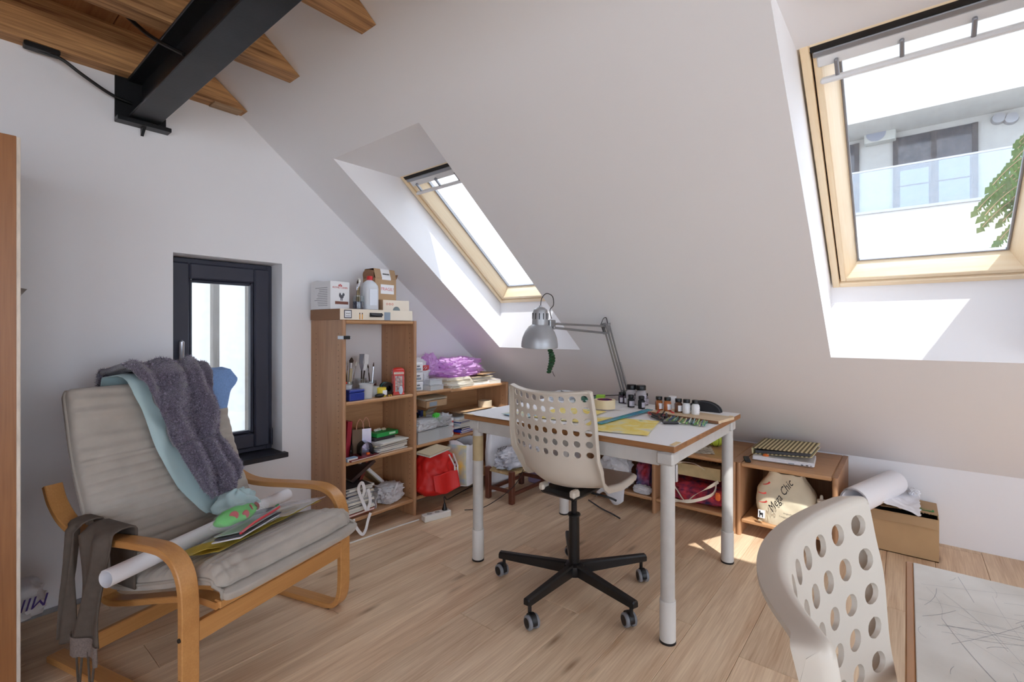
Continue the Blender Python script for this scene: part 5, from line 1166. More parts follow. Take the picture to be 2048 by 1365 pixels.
# magazines on the wide low bookcase, middle shelf
zz = ZM
cols = [mat('glossy_%d' % i, c, .35) for i, c in enumerate(((40, 60, 170), (206, 60, 40), (230, 230, 232), (40, 40, 46), (200, 210, 216), (30, 50, 130), (226, 222, 214)))]
for k in range(12):
    h_ = rp.uniform(.006, .014); c = [1, 0, 0, 3, 2, 4, 2, 5, 2, 6, 2, 4][k]
    flatbook('glossy_magazine', ['blue', 'orange-red', 'white', 'black', 'pale grey', 'dark blue', 'cream'][c]+' glossy magazine in the pile on the middle shelf behind the table leg', 2.60+rp.uniform(-.02, .02), 2.63+rp.uniform(-.02, .01), zz, .28*rp.uniform(.9, 1.05), .2, h_, cols[c], .1+rp.uniform(-.15, .1), 'magazine', 'glossy magazines on the middle shelf'); zz += h_+.0004
zz = ZM
for k in range(10):
    h_ = rp.uniform(.008, .016); c = [2, 4, 2, 6, 2, 6, 4, 2, 1, 6][k]
    flatbook('glossy_magazine', ['blue', 'orange-red', 'white', 'black', 'pale grey', 'dark blue', 'cream'][c]+' brochure in the pile under the parcel tape roll', 2.85+rp.uniform(-.01, .01), 2.64+rp.uniform(-.01, .01), zz, .22*rp.uniform(.9, 1.0), .22, h_, cols[c], rp.uniform(-.08, .08), 'brochure', 'pale brochures on the middle shelf'); zz += h_+.0004
flatbook('card_sheet', 'sheet of kraft card lying over the magazine piles', 2.68, 2.64, zz+.014, .4, .2, .003, KRAFT, .02, 'card')
t = thing('tape_roll', 'pale parcel tape roll standing on the magazines under the top board', 'tape', (2.83, 2.60, zz+.0175)); G().lathe([(.038, 0), (.055, 0), (.055, .048), (.038, .048)], 30, caps=False).obj('tape', mat('parcel_tape', (226, 206, 176), .4), t)
# lowest shelf: red bag, shopping bags
REDF = mat('red_nylon', (214, 38, 34), .45, bump=.1, bscale=400, bdist=.001)
t = thing('red_bag', 'big red nylon bag with white chevron bulging from the low bookcase', 'bag', (2.215, 2.51, ZL), -.1)
bagblob((.30, .26, .30), 4, .22, 6, .25, 2.6).obj('bag_body', REDF, t, ang=60)
G().sheet(lambda u, v: (-.10+.20*u, -.125-.012*math.sin(u*7)-.03*v, .15-.13*v*(.75+.25*math.sin(u*3))), 18, 14, .003).obj('bag_flap', REDF, t, ang=180)
g = G()
for sx, ex in ((.02, .10), (.055, .125)):
    g.sheet(lambda u, v, sx=sx, ex=ex: (sx+(ex-sx)*u+.012*v, -.135+.04*u, .27-.10*u), 6, 2, .002); g.sheet(lambda u, v, sx=sx, ex=ex: (ex-.03*u+.012*v, -.095-.04*u, .17-.10*u), 6, 2, .002)
g.obj('chevron_print', WHT, t)
for k in range(3): G().b2(-.12, .06, -.09, .05, .0, .004).obj('card_insert', PAP[k], t, M=TR(-.03, -.05, .295+k*.006, .1, 0, -.12))
def carrier(name, label, loc, w, d, h, rz, m, seed, handles=True, top=.0):
    t = thing(name, label, 'bag', loc, rz)
    def f(u, v):
        a = 2*math.pi*u; e = 6; c_, s_ = math.cos(a), math.sin(a); k = (abs(c_)**e+abs(s_)**e)**(-1/e)
        bul = 1+.12*math.sin(math.pi*v); n_ = fb((c_*2+seed, s_*2, v*3), 1.3, 3)
        return (c_*k*w/2*bul*(1+.05*n_), s_*k*d/2*bul*(1-top*v)*(1+.10*n_), h*v*(1+.07*math.sin(a*2+seed)*v)+.01*n_*v)
    g = G(); g.sheet(f, 48, 24, .0015); g.b2(-w/2*.95, w/2*.95, -d/2*.95, d/2*.95, 0, .004); g.obj('bag_wall', m, t, ang=60)
    return t
POLYY = mat('woven_yellow', (238, 202, 66), .4, var=.5, vscale=9, col2=(150, 186, 214))
WOV = mat('woven_white', (232, 232, 236), .35, var=.06, vscale=12)
t = carrier('shopping_bag', 'woven shopping bag with yellow picture side and white printed front', (2.49, 2.50, ZL), .20, .16, .30, math.radians(20), WOV, 2)
G().sheet(lambda u, v: (-.108-.012*math.sin(v*3.1), -.075+.15*u, .01+.28*v), 8, 10, .002).obj('yellow_side', POLYY, t, ang=180)
G().prism([(0, 0), (.05, 0), (.025, .045)], 0, .001, FACE((-.124, .03, .14), (0, -1, 0), (0, 0, 1))).obj('triangle_print', mat('brick_print', (150, 40, 34), .5), t)
G().prism([(.015, .01), (.035, .01), (.025, .028)], 0, .0012, FACE((-.1245, .03, .14), (0, -1, 0), (0, 0, 1))).obj('triangle_inner_print', WHT, t)
G().b2(-.1195, -.1185, -.02, .02, .05, .09).obj('emblem_plate', WHT, t); g = G(); g.b2(-.1205, -.1195, -.012, .01, .065, .078); g.b2(-.1205, -.1195, -.012, -.007, .055, .066); g.b2(-.1205, -.1195, .005, .01, .055, .066); g.b2(-.1205, -.1195, -.014, -.006, .076, .086); g.obj('lion_print', INK, t)
text('lettering', 'MEGA', .036, mat('print_dark_blue', (44, 46, 60), .5), t, FACE((.0, -.0935, .185), (1, 0, 0), (0, 0, 1)), shear=.2); text('lettering', 'CHIC', .036, mat('print_orange_brown', (150, 76, 50), .5), t, FACE((.01, -.0935, .145), (1, 0, 0), (0, 0, 1)), shear=.2)
t = carrier('shopping_bag', 'white printed shopping bag leaning behind the rush stool', (2.80, 2.43, .005), .22, .085, .46, math.radians(-3), WOV, 6, top=.4)
text('lettering', 'MEGA', .04, mat('print_dark_blue', (44, 46, 60), .5), t, FACE((-.02, -.056, .31), (1, 0, 0), (0, .06, 1)), shear=.2); text('lettering', 'CHIC', .04, mat('print_orange_brown', (150, 76, 50), .5), t, FACE((-.01, -.056, .265), (1, 0, 0), (0, .06, 1)), shear=.2)
# ---------------------------------------------------------------- rush stool with white garments
STW = wood('stool_wood', (112, 62, 44), (78, 40, 28), 'z', .45, 1.2, .4, tint=0)
st = thing('rush_stool', 'low dark wooden stool with a woven rush seat', 'stool', (2.60, 2.135, 0), math.radians(1.5))
SW, SD, SH = .40, .215, .215
for (x, y) in ((0, 0), (SW, 0), (0, SD), (SW, SD)): G().b2(x-.018, x+.018, y-.018, y+.018, 0, SH+.012, .004).obj('leg', STW, st)
for y in (0, SD): G().b2(.018, SW-.018, y-.01, y+.01, .05, .075, .003).obj('stretcher', STW, st)
for x in (0, SW): G().b2(x-.01, x+.01, .018, SD-.018, .07, .095, .003).obj('stretcher', STW, st)
RUSH = mat('rush', (190, 164, 120), .8, var=.25, vscale=40)
rg = thing('x', None, None) if False else None
gseat = G()
for k in range(26):
    f_ = k/25
    for q in range(4):
        # four triangles of cord meeting in the middle
        a = .006+.0; 
        if q in (0, 1):
            y = (f_*SD/2) if q == 0 else SD-(f_*SD/2); x0, x1 = f_*SW/2*.5, SW-f_*SW/2*.5
            gseat.tube([(x0, y, SH-.004), ((x0+x1)/2, y, SH-.008+.0), (x1, y, SH-.004)], .0048, 5)
        else:
            x = (f_*SW/4) if q == 2 else SW-(f_*SW/4); y0, y1 = f_*SD/2, SD-f_*SD/2
            if y1-y0 > .01: gseat.tube([(x, y0, SH-.004), (x, y1, SH-.004)], .0048, 5)
gseat.b2(-.008, SW+.008, -.008, SD+.008, SH-.018, SH-.006, .005); gseat.obj('rush_seat', RUSH, st)
TSH = mat('white_cotton', (230, 230, 234), .85, var=.45, vscale=9, col2=(150, 152, 164))
t = thing('shirt_bundle', 'white patterned shirt bundled on the rush stool', 'garment', (2.76, 2.24, SH+.004)); bagblob((.34, .19, .13), 21, .45, 9, .2).obj('cloth', TSH, t, ang=70)
t = thing('plastic_bag', 'crumpled pale plastic bag on the far end of the rush stool', 'bag', (2.98, 2.25, SH+.014)); bagblob((.12, .16, .10), 17, .4, 11, .1).obj('film', PLW, t, ang=55)
t = thing('plastic_crate', 'lilac translucent crate under the table behind the stool', 'crate', (3.16, 2.25, 0)); G().b2(-.1, .12, -.12, .1, 0, .16, .01).obj('crate_body', mat('lilac_plastic', (170, 160, 196), .4), t)
G().tube(spline([(2.70, 2.06, .30), (2.66, 2.09, .22), (2.62, 2.10, .16), (2.55, 2.13, .1), (2.45, 2.2, .03), (2.38, 2.24, .008), (2.30, 2.30, .008)]), .0028, 6).obj('thin_cable', RUB, None, 'thin black cable trailing down past the rush stool', 'cable')
# ---------------------------------------------------------------- power strip
ps = thing('power_strip', 'white three-socket power strip on the floor by the bookcase', 'power strip', (2.005, 2.375, 0), math.radians(-14))
WPS = mat('strip_white', (228, 226, 220), .4)
G().b2(0, .19, -.027, .027, 0, .04, .004).obj('strip_body', WPS, ps)
for k in range(3):
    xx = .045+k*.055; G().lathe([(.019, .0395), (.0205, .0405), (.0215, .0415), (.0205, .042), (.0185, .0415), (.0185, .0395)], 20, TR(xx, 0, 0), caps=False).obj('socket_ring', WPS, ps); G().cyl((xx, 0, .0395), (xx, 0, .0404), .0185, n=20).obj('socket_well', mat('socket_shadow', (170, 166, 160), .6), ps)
    for s in (-1, 1): G().cyl((xx+s*.0095, 0, .0404), (xx+s*.0095, 0, .0408), .0025, n=8).obj('socket_hole', INK, ps)
pg = thing('plug', 'black plug standing in the last socket of the power strip', 'plug', (2.155, 2.338, .0425)); G().lathe([(.0175, 0), (.018, .004), (.015, .012), (.01, .028), (.006, .045), (.001, .046)], 16).obj('plug_body', BPL, pg)
G().tube(spline([(0, 0, .04), (.005, .01, .075), (.05, .05, .06), (.12, .10, .012), (.25, .14, .006), (.45, .18, .006), (.6, .22, .006)]), .0035, 6).obj('plug_cord', RUB, pg)
G().tube(spline([tuple(onZ(u, v, .0045)) for u, v in ((838, 1040), (800, 1052), (760, 1066), (720, 1080), (690, 1089), (640, 1096), (600, 1100))]), .0042, 8).obj('power_cable', WPS, None, 'white power cable running from the power strip past the bookcase foot', 'cable')
# white bag in the left cabinet
t = thing('plastic_bag', 'white bag with purple letters poking out of the brown cabinet', 'bag', (.165, 2.55, .155), .2); bagblob((.26, .22, .135), 31, .28, 9, .15).obj('film', PLW, t, ang=55)
text('lettering', 'MIN', .06, mat('violet_print', (58, 34, 110), .5), t, FACE((.055, -.113, .075), (-1, 0, .05), (0, -.1, -1)), sx=1, shear=.25)
t = thing('paper_bundle', 'folded grey wrapping paper sticking out of the brown cabinet', 'paper', (.2, 2.62, 1.3405)); G().sheet(lambda u, v: (-.1+.13*u+.02*v, .04*math.sin(v*3), .06*v*(1-u*.4)), 8, 6, .002).obj('wrapping', mat('grey_wrap', (176, 170, 166), .5), t)
# ================================================================= ON THE WORK TABLE
def tz(u, v, z=TZ): return onZ(u, v, z)
def quadsheet(name, label, cat, px, z, m, th=.0008, wav=.0015, seed=0, nu=14, fold=None):
    """flat sheet with the four given table corners"""
    P = [Vector((a, b, 0)) if not isinstance(a, tuple) else a for a, b in px]
    c = sum(P, Vector())/4
    def f(u, v):
        p = P[0].lerp(P[1], u).lerp(P[3].lerp(P[2], u), v); h = wav*(.5+.5*fb((p.x*12, p.y*12, seed), 1, 2))
        if p.x < TX0: h -= min(.12, (TX0-p.x)*1.2)
        if p.y < TY0: h -= min(.12, (TY0-p.y)*1.2)
        return (p.x-c.x, p.y-c.y, h)
    return G().sheet(f, nu, nu, th).obj(name, m, None, label, cat, M=TR(c.x, c.y, z))
def rectpx(cx_, cy_, w, h, rz):
    return [(cx_+x*math.cos(rz)-y*math.sin(rz), cy_+x*math.sin(rz)+y*math.cos(rz)) for x, y in ((-w/2, -h/2), (w/2, -h/2), (w/2, h/2), (-w/2, h/2))]
PAPW = mat('sheet_white', (238, 238, 240), .75)
quadsheet('paper_cover', 'large white paper sheet taped over the near half of the work table', 'paper', [(1.8005, .6805), (2.7345, .6805), (2.7345, 1.27), (1.8005, 1.25)], TZ+.0008, PAPW, .0006, .001, 1, 22)
quadsheet('paper_cover', 'large white paper sheet covering the far half of the work table', 'paper', [(1.8005, 1.24), (2.7345, 1.26), (2.7345, 1.8045), (1.8005, 1.8045)], TZ+.0026, PAPW, .0006, .001, 2, 22)
TAPEM = mat('masking_tape', (222, 196, 150), .6)
for k, (x, y, rz, lb) in enumerate(((1.84, .682, .0, 'masking tape strip on the near table corner'), (2.58, .682, 0, 'masking tape strip at the far end of the short table edge'), (1.80, 1.76, 1.57, 'masking tape strip at the end of the long table edge'))):
    G().b2(-.035, .035, -.008, .012, 0, .0008).obj('tape_strip', TAPEM, None, lb, 'tape', M=TR(x, y+.008, TZ+.004+.0004*k, rz))
G().lathe([(.0277, 0), (.0285, .001), (.0285, .13), (.0277, .131)], 24, caps=False).obj('leg_tape', mat('aged_tape', (196, 176, 136), .6, var=.2), None, 'aged masking tape wrapped round the upper part of a table leg', 'tape', M=TR(1.862, 1.76, .53))
# yellow drawing: painted paper
YD = bpy.data.materials.new('yellow_drawing'); YD.use_nodes = True; nt = YD.node_tree; nz = nt.nodes.new('ShaderNodeTexNoise'); nz.inputs['Scale'].default_value = 9; nz.inputs['Detail'].default_value = 5
tcn = nt.nodes.new('ShaderNodeTexCoord'); nt.links.new(tcn.outputs['Object'], nz.inputs['Vector']); cr = nt.nodes.new('ShaderNodeValToRGB'); e = cr.color_ramp.elements
e[0].position = .34; e[0].color = (*lin((216, 214, 206)), 1); e[1].position = .42; e[1].color = (*lin((240, 226, 156)), 1); x = e.new(.55); x.color = (*lin((240, 214, 104)), 1); x = e.new(.66); x.color = (*lin((244, 232, 170)), 1); x = e.new(.72); x.color = (*lin((190, 200, 150)), 1)
nt.links.new(nz.outputs[0], cr.inputs[0]); nt.links.new(cr.outputs[0], nt.nodes['Principled BSDF'].inputs['Base Color']); nt.nodes['Principled BSDF'].inputs['Roughness'].default_value = .8
quadsheet('yellow_drawing', 'yellow painted drawing lying near the edge of the work table', 'drawing', rectpx(2.03, 1.02, .34, .30, .25), TZ+.005, YD, .0008, .003, 4)
quadsheet('yellow_drawing', 'yellow and cream drawing under the masking tape roll', 'drawing', rectpx(2.12, 1.36, .36, .27, .1), TZ+.0075, YD, .0008, .002, 6)
quadsheet('blue_drawing', 'small blue and yellow sketch behind the swivel chair back', 'drawing', rectpx(1.98, 1.52, .22, .16, -.3), TZ+.010, mat('blue_sketch', (120, 170, 214), .8, var=.6, vscale=8, col2=(240, 226, 150)), .0008, .002, 7)
# ruler
p0, p1 = tz(1196, 853), tz(1300, 824); d_ = (p1-p0); rl = d_.length; ra = math.atan2(d_.y, d_.x)
t = thing('ruler', 'teal translucent ruler laid across the yellow drawing', 'ruler', (p0.x, p0.y, TZ+.0112), ra)
G().b2(0, rl, -.018, .018, 0, .003, .0008).obj('ruler_strip', mat('teal_acrylic', (36, 150, 150), .25, var=.6, vscale=7, col2=(40, 120, 176)), t); g = G()
for k in range(int(rl/.01)): g.b2(.005+k*.01, .0057+k*.01, .018-(.009 if k % 5 == 0 else .005), .0175, .003, .0034)
g.obj('graduations', INK, t, kind='stuff')
# masking tape roll lying flat
c = tz(1209, 822); t = thing('tape_roll', 'broad cream masking tape roll lying flat on the drawing', 'tape', (c.x+.02, c.y+.01, TZ+.0105))
G().lathe([(.042, 0), (.058, 0), (.058, .048), (.042, .048)], 32, caps=False).obj('tape', mat('cream_tape', (232, 214, 176), .5), t); G().lathe([(.039, .0), (.042, 0), (.042, .049), (.039, .049)], 32, caps=False).obj('core', mat('core_print', (150, 40, 50), .6, var=.8, vscale=40, col2=(40, 50, 110)), t)
# ink bottles
CAPB = mat('cap_black', (18, 18, 20), .35)
def ink(label, x, y, z, s, liq, lab=WHT, grp='ink bottles on the work table'):
    t = thing('ink_bottle', label, 'bottle', (x, y, z), random.uniform(-.4, .4), grp)
    r = .0185*s; h = .04*s
    G().lathe([(.001, 0), (r*.95, 0), (r, .002), (r, h), (r*.8, h+.006*s), (r*.66, h+.009*s), (r*.66, h+.012*s), (.001, h+.012*s)], 20).obj('bottle_glass', liq, t)
    G().lathe([(.001, h+.01*s), (r*.84, h+.01*s), (r*.86, h+.012*s), (r*.86, h+.024*s), (r*.8, h+.026*s), (.001, h+.026*s)], 20).obj('cap', CAPB, t)
    G().lathe([(r+.0002, .007*s), (r+.0006, .007*s), (r+.0006, .034*s), (r+.0002, .034*s)], 14, a0=math.pi*1.05, a1=math.pi*1.85, caps=False).obj('label_sticker', lab, t)
    g = G()
    for k in range(4):
        a = math.pi*1.45; rr_ = r+.0012; g.lathe([(rr_, .013*s+k*.005*s), (rr_, .0148*s+k*.005*s)], 5, a0=a-.5+.1*(k % 2), a1=a+.5-.15*(k % 3), caps=False)
    g.obj('label_print', DGREY, t, kind='stuff'); return t
LQ = {n: mat('ink_'+n, c, .12, coat=.6) for n, c in (('black', (26, 22, 28)), ('violet', (64, 52, 74)), ('grey', (110, 104, 112)), ('clear', (176, 172, 176)), ('amber', (150, 84, 36)), ('rust', (176, 104, 60)), ('brown', (96, 62, 44)), ('white', (226, 226, 226)))}
LAV = mat('label_lavender', (206, 202, 214), .6)
for (u, v, s, q, lb) in ((1262, 816, 1.05, 'black', 'squat black ink bottle at the front of the dark ink group'), (1283, 819, 1.05, 'black', 'squat black ink bottle nearest the wooden board'), (1243, 808, 1.0, 'violet', 'violet ink bottle beside the black tube'), (1252, 809, 1.0, 'violet', 'violet ink bottle behind the squat black ones'), (1272, 811, 1.0, 'grey', 'grey ink bottle squeezed between the black ones'), (1290, 812, 1.05, 'grey', 'grey ink bottle at the back right of the dark group')):
    p = tz(u, v); ink(lb, p.x, p.y, TZ+.0045, s, LQ[q], LAV)
for (u, v, lb) in ((1263, 806, 'tall pale ink bottle with black cap standing before the lamp foot'), (1282, 806, 'tall pale ink bottle with black cap beside its twin at the back')):
    p = tz(u, v); p = onX(u, v, min(p.x, 2.66)); ink(lb, p.x, p.y, TZ+.0045, 1.75, LQ['clear'], LAV)
# wooden board with brown inks and the black case
a, b, c, d_ = tz(1298, 825, TZ+.014), tz(1437, 845, TZ+.014), tz(1466, 829, TZ+.014), tz(1330, 812, TZ+.014)
bx = Vector((b.x-a.x, b.y-a.y, 0)); ang = math.atan2(bx.y, bx.x); blen = bx.length
BOARDM = wood('plywood_board', (222, 200, 168), (196, 170, 136), 'x', .6, 1.2, .4, tint=0)
board = thing('wooden_board', 'pale plywood board on the table carrying five small bottles', 'board', (a.x, a.y, TZ+.005), ang)
G().b2(0, blen, 0, .17, 0, .013, .001).obj('board_slab', BOARDM, board); G().b2(0, blen, -.0008, 0, 0, .0125).obj('board_edge', wood('board_edge_wood', (150, 104, 70), (110, 70, 44), 'x', .7, 2, .5, tint=0), board)
BZ = TZ+.0185
for (u, v, q, lb) in ((1318, 820, 'amber', 'amber ink bottle at the end of the row on the plywood board'), (1335, 822, 'rust', 'rust-orange ink bottle on the plywood board'), (1357, 825, 'brown', 'brown ink bottle in the middle of the row on the board'), (1373, 827, 'white', 'white ink bottle next to the brown one on the board'), (1391, 829, 'white', 'white ink bottle in front of the black curved case')):
    p = onZ(u, v, BZ); ink(lb, p.x, p.y, BZ, 1.08, LQ[q], WHT, 'small inks on the plywood board')
p = onZ(1338, 815, BZ); t = thing('pill_box', 'small white box with blue stripes behind the brown inks', 'box', (p.x+.05, p.y, BZ-.001), .3); G().b2(-.03, .03, -.02, .02, 0, .055, .001).obj('carton', WHT, t)
for k in range(3): G().box((-.0, -.0205, .015+k*.013), (.055, .0008, .004), R=Matrix.Rotation(-.4, 3, 'Y')).obj('stripe_print', mat('stripe_blue', (90, 110, 170), .5), t)
p = onZ(1405, 824, BZ); t = thing('glasses_case', 'black half-moon zipped case standing on the plywood board', 'case', (p.x+.03, p.y, BZ), ang+.15)
cp = [(.085*math.cos(k*math.pi/16), .052*math.sin(k*math.pi/16)) for k in range(17)]
G().prism(cp, -.022, .022, FACE((0, 0, 0), (1, 0, 0), (0, 0, 1))).obj('case_shell', mat('case_black', (30, 32, 38), .45), t)
G().tube([(x*1.01, 0, z*1.02) for x, z in cp], .003, 6).obj('zip_piping', INK, t); G().tube([(x, -.0225, z) for x, z in cp], .0015, 5).obj('seam', mat('seam_grey', (90, 92, 100), .5), t)
# markers and pencils in a fan
rm = random.Random(8)
def pen(name, label, u, v, ang_, ln, r, body, tip, grp, cat, z=0):
    p = tz(u, v); t = thing(name, label, cat, M=TR(p.x, p.y, TZ+.0055+r+z, ang_, 0, 0) @ Matrix.Rotation(math.pi/2, 4, 'Y'), group=grp)
    G().tube([(0, 0, -ln/2), (0, 0, ln*.32)], r, 8).obj('barrel', body, t)
    G().tube([(0, 0, ln*.32), (0, 0, ln*.34), (0, 0, ln*.47), (0, 0, ln*.5)], [r, r*1.08, r*1.05, r*.6] if name == 'marker' else [r, r*.95, r*.35, .0004], 8).obj('cap' if name == 'marker' else 'point', tip, t)
    return t
RDM = mat('marker_red', (206, 40, 36), .4); 
mk = [(1302, 832, RDM, INK), (1308, 836, BPL, RDM), (1318, 829, RDM, BPL), (1322, 836, BPL, mat('marker_wine', (120, 30, 60), .4)), (1328, 831, BPL, RDM), (1333, 838, BPL, WHT), (1312, 841, BPL, SILV), (1326, 842, BPL, mat('marker_pink', (190, 60, 120), .4)), (1340, 830, RDM, RDM), (1343, 836, BPL, BPL), (1318, 840, mat('marker_brown', (80, 40, 34), .4), BPL)]
for k, (u, v, bm, tm) in enumerate(mk): pen('marker', ['red felt marker with black cap', 'black felt marker with red cap', 'red felt marker with glossy black cap', 'black felt marker with wine cap', 'black felt marker with red cap', 'black felt marker with white cap', 'black felt marker with silver cap', 'black felt marker with pink cap', 'all-red felt marker', 'all-black felt marker', 'brown felt marker with black cap'][k]+' in the heap beside the plywood board', u, v, rm.uniform(.2, .9), .125, .0058, bm, tm, 'black and red markers', 'marker', (k % 3)*.003)
pc_ = [(170, 200, 120), (196, 190, 150), (60, 80, 130), (120, 170, 90), (206, 206, 200), (70, 130, 110), (60, 60, 70), (150, 190, 200), (180, 170, 120), (90, 150, 80)]
PM = [mat('pencil_%d' % i, c, .4) for i, c in enumerate(pc_)]
for k in range(26):
    u = 1340+k*2.9+rm.uniform(-1.5, 1.5); v = 841+k*.42+rm.uniform(-1.2, 1.2); q0, q1 = tz(1365, 852), tz(1385+rm.uniform(-12, 8), 832); pa = math.atan2(q1.y-q0.y, q1.x-q0.x)
    pen('pencil', ['lime green', 'beige', 'navy blue', 'leaf green', 'pale grey', 'teal', 'charcoal', 'pale blue', 'khaki', 'grass green'][k % 10]+' pencil with a '+['wooden', 'black'][k % 2]+' point in the fan of pencils on the table paper', u, v, pa, .13, .0036, PM[k % 10], [mat('pencil_wood', (216, 190, 150), .6), INK][k % 2], 'fanned coloured pencils', 'pencil', (k % 3)*.0025)
for k in range(3): pen('pencil', ['black', 'slate grey'][k % 2]+' slim pencil lying crosswise before the fanned pencils', 1343+k*1.2, 849+k*1.2, -.95+.03*k, .085, .0038, [BPL, mat('slate_pencil', (90, 94, 104), .4)][k % 2], SILV, 'dark pencils lying crosswise', 'pencil')
# things at the far side of the table
p = tz(1206, 800); t = thing('green_folder', 'dark green cutting mat leaning at the far table edge', 'mat', (2.60, 1.52, TZ+.006), .5); G().b2(-.11, .11, -.08, .08, 0, .02, .002).obj('mat_sheet', mat('bottle_green', (24, 96, 76), .5), t)
t = thing('lime_box', 'lime green small box beside the black tube', 'box', (2.56, 1.415, TZ+.005), .4); G().b2(-.03, .03, -.025, .025, 0, .05, .002).obj('box_body', mat('lime_card', (150, 196, 60), .5), t); G().b2(-.031, -.03, -.015, .015, .01, .03).obj('box_label', WHT, t)
t = thing('black_tube', 'short black cardboard tube lying open end forward', 'tube', M=TR(2.46, 1.375, TZ+.0265, 2.6, 0, math.pi/2)); G().lathe([(.02, -.05), (.021, -.05), (.021, .05), (.02, .05), (.018, .05), (.018, -.04), (.001, -.04)], 22, caps=False).obj('tube_wall', BPL, t)
for k, (x, y) in enumerate(((2.36, 1.44), (2.40, 1.40), (2.33, 1.36))): tub('small_cup', 'tiny clear plastic cup %s' % ['beside the masking tape roll', 'between the tape roll and the black tube', 'in front of the violet inks'][k], (x, y, TZ+.0105), .014, .018, .028, CLB, 'cup')
t = thing('palette_paper', 'crumpled pale film at the far edge behind the chair back', 'film', (2.58, 1.70, TZ+.004)); bagblob((.2, .12, .05), 41, .3, 10).obj('film', PLC, t, ang=55)
# ---------------------------------------------------------------- desk lamp
LG = mat('lamp_grey', (168, 170, 174), .35, .35); LGD = mat('lamp_arm_steel', (150, 150, 152), .3, .7)
LB, LE, LH = Vector((2.69, 1.325, TZ+.075)), Vector((2.56, 1.378, 1.25)), Vector((2.075, 1.435, 1.262))
dl = thing('desk_lamp', 'grey spring-arm desk lamp clamped to the far table edge', 'lamp', (2.69, 1.325, TZ))
O_ = Vector((2.69, 1.325, TZ)); loc = lambda v: tuple(Vector(v)-O_)
g = G(); g.b2(-.02, .054, -.02, .02, .004, .012, .002); g.b2(.047, .054, -.02, .02, -.06, .004, .001); g.b2(.0, .054, -.02, .02, -.066, -.06, .001); g.obj('table_clamp', LGD, dl); G().cyl((0, 0, .012), (0, 0, .075), .008, n=12).obj('post', LGD, dl); G().cyl((.02, 0, -.085), (.02, 0, -.026), .006, n=10).obj('clamp_screw', BPL, dl)
side = Vector((.1, .99, 0)).normalized()*.011
def bars(A, B, off, name='arm_bar'):
    for s in (-1, 1): G().tube([loc(A+side*s+off), loc(B+side*s+off)], .0055, 6).obj(name, LGD, dl)
n1 = (LE-LB).cross(side).normalized()*.013; bars(LB, LE, n1); bars(LB, LE, -n1)
n2 = (LH-LE).cross(side).normalized()*.016; bars(LE, LH, n2*.6); bars(LE-Vector((0, 0, .05)), LH-Vector((0, 0, .03)), n2*0)
for A, B in ((LB, LE), (LE, LB)):
    pass
for s in (-1, 1):
    q0 = LB+(LE-LB)*.08+side*s-n1*2; q1 = LB+(LE-LB)*.42+side*s-n1*1.6; ax = (q1-q0).normalized(); uu = ax.orthogonal().normalized(); wv = ax.cross(uu)
    G().tube([loc(q0.lerp(q1, k/120)+(uu*math.cos(k*.9)+wv*math.sin(k*.9))*.0045) for k in range(121)], .0011, 4).obj('spring', LGD, dl)
g = G()
for s in (-1, 1):
    c0 = LE+side*s*1.4; g.add([loc(c0+Vector((-.045, 0, .005))), loc(c0+Vector((.025, 0, .012))), loc(c0+Vector((.012, 0, -.055))), loc(c0+Vector((.0, 0, -.06)))]+[loc(c0+Vector(a_)+side*.15*s) for a_ in ((-.045, 0, .005), (.025, 0, .012), (.012, 0, -.055), (.0, 0, -.06))], [(0, 1, 2, 3), (7, 6, 5, 4), (0, 4, 5, 1), (1, 5, 6, 2), (2, 6, 7, 3), (3, 7, 4, 0)])
g.obj('elbow_plate', LGD, dl); G().box(loc(LH+Vector((.0, 0, -.015))), (.05, .022, .05), .004).obj('head_bracket', LGD, dl)
for q in (LE, LB, LH-Vector((0, 0, .03))): G().cyl(loc(q-side*1.8), loc(q+side*1.8), .006, n=10).obj('pivot_bolt', SILV, dl)
HP = Vector((1.985, 1.445, 1.205)); HM = Matrix.Translation(HP-O_) @ Euler((.06, -.04, 0)).to_matrix().to_4x4()
shade = G().lathe([(.092, -.075), (.0935, -.073), (.0935, -.055), (.088, -.025), (.076, .005), (.058, .03), (.041, .042), (.039, .042), (.056, .028), (.0735, .004), (.0855, -.026), (.091, -.056), (.0905, -.073)], 36, HM, caps=False).obj('shade', LG, dl)
g = G(); g.lathe([(.001, .041), (.041, .041), (.041, .06), (.039, .10), (.034, .118), (.02, .128), (.008, .131), (.008, .138), (.001, .138)], 30, HM); cpo = g.obj('lamp_housing', LG, dl)
g = G()
for k in range(12):
    a = k*math.pi/6; g.box((.0395*math.cos(a), .0395*math.sin(a), .085), (.004, .005, .032), .0015, M=HM, rz=a)
g.obj('vent_slots', INK, cpo)
G().lathe([(.001, .0), (.02, 0), (.028, -.03), (.022, -.05), (.001, -.058)], 18, HM @ TR(0, 0, .03)).obj('bulb', mat('bulb_white', (230, 230, 225), .3), dl)
G().tube([loc(LH+Vector((-.02, 0, -.03))), loc(LH+Vector((-.045, 0, -.04))), tuple(HM @ Vector((.041, 0, .05)))], .006, 8).obj('neck', LGD, dl)
CW = spline([tuple(HM @ Vector((0, 0, .136))), tuple(HM @ Vector((.01, 0, .175))), tuple(HM @ Vector((.05, 0, .20))), tuple(HM @ Vector((.105, 0, .185))), tuple(HM @ Vector((.115, 0, .14))), tuple(HM @ Vector((.085, 0, .115))), loc(LH+Vector((0, 0, .015)))], 8)
G().tube(CW, .0022, 6).obj('lamp_cord', RUB, dl)
G().tube(spline([loc(LE+Vector((-.06, 0, .005))), loc(LE+Vector((-.035, 0, .035))), loc(LE+Vector((.0, 0, .04))), loc(LE+Vector((.02, 0, .0)))], 8), .0022, 6).obj('lamp_cord', RUB, dl)
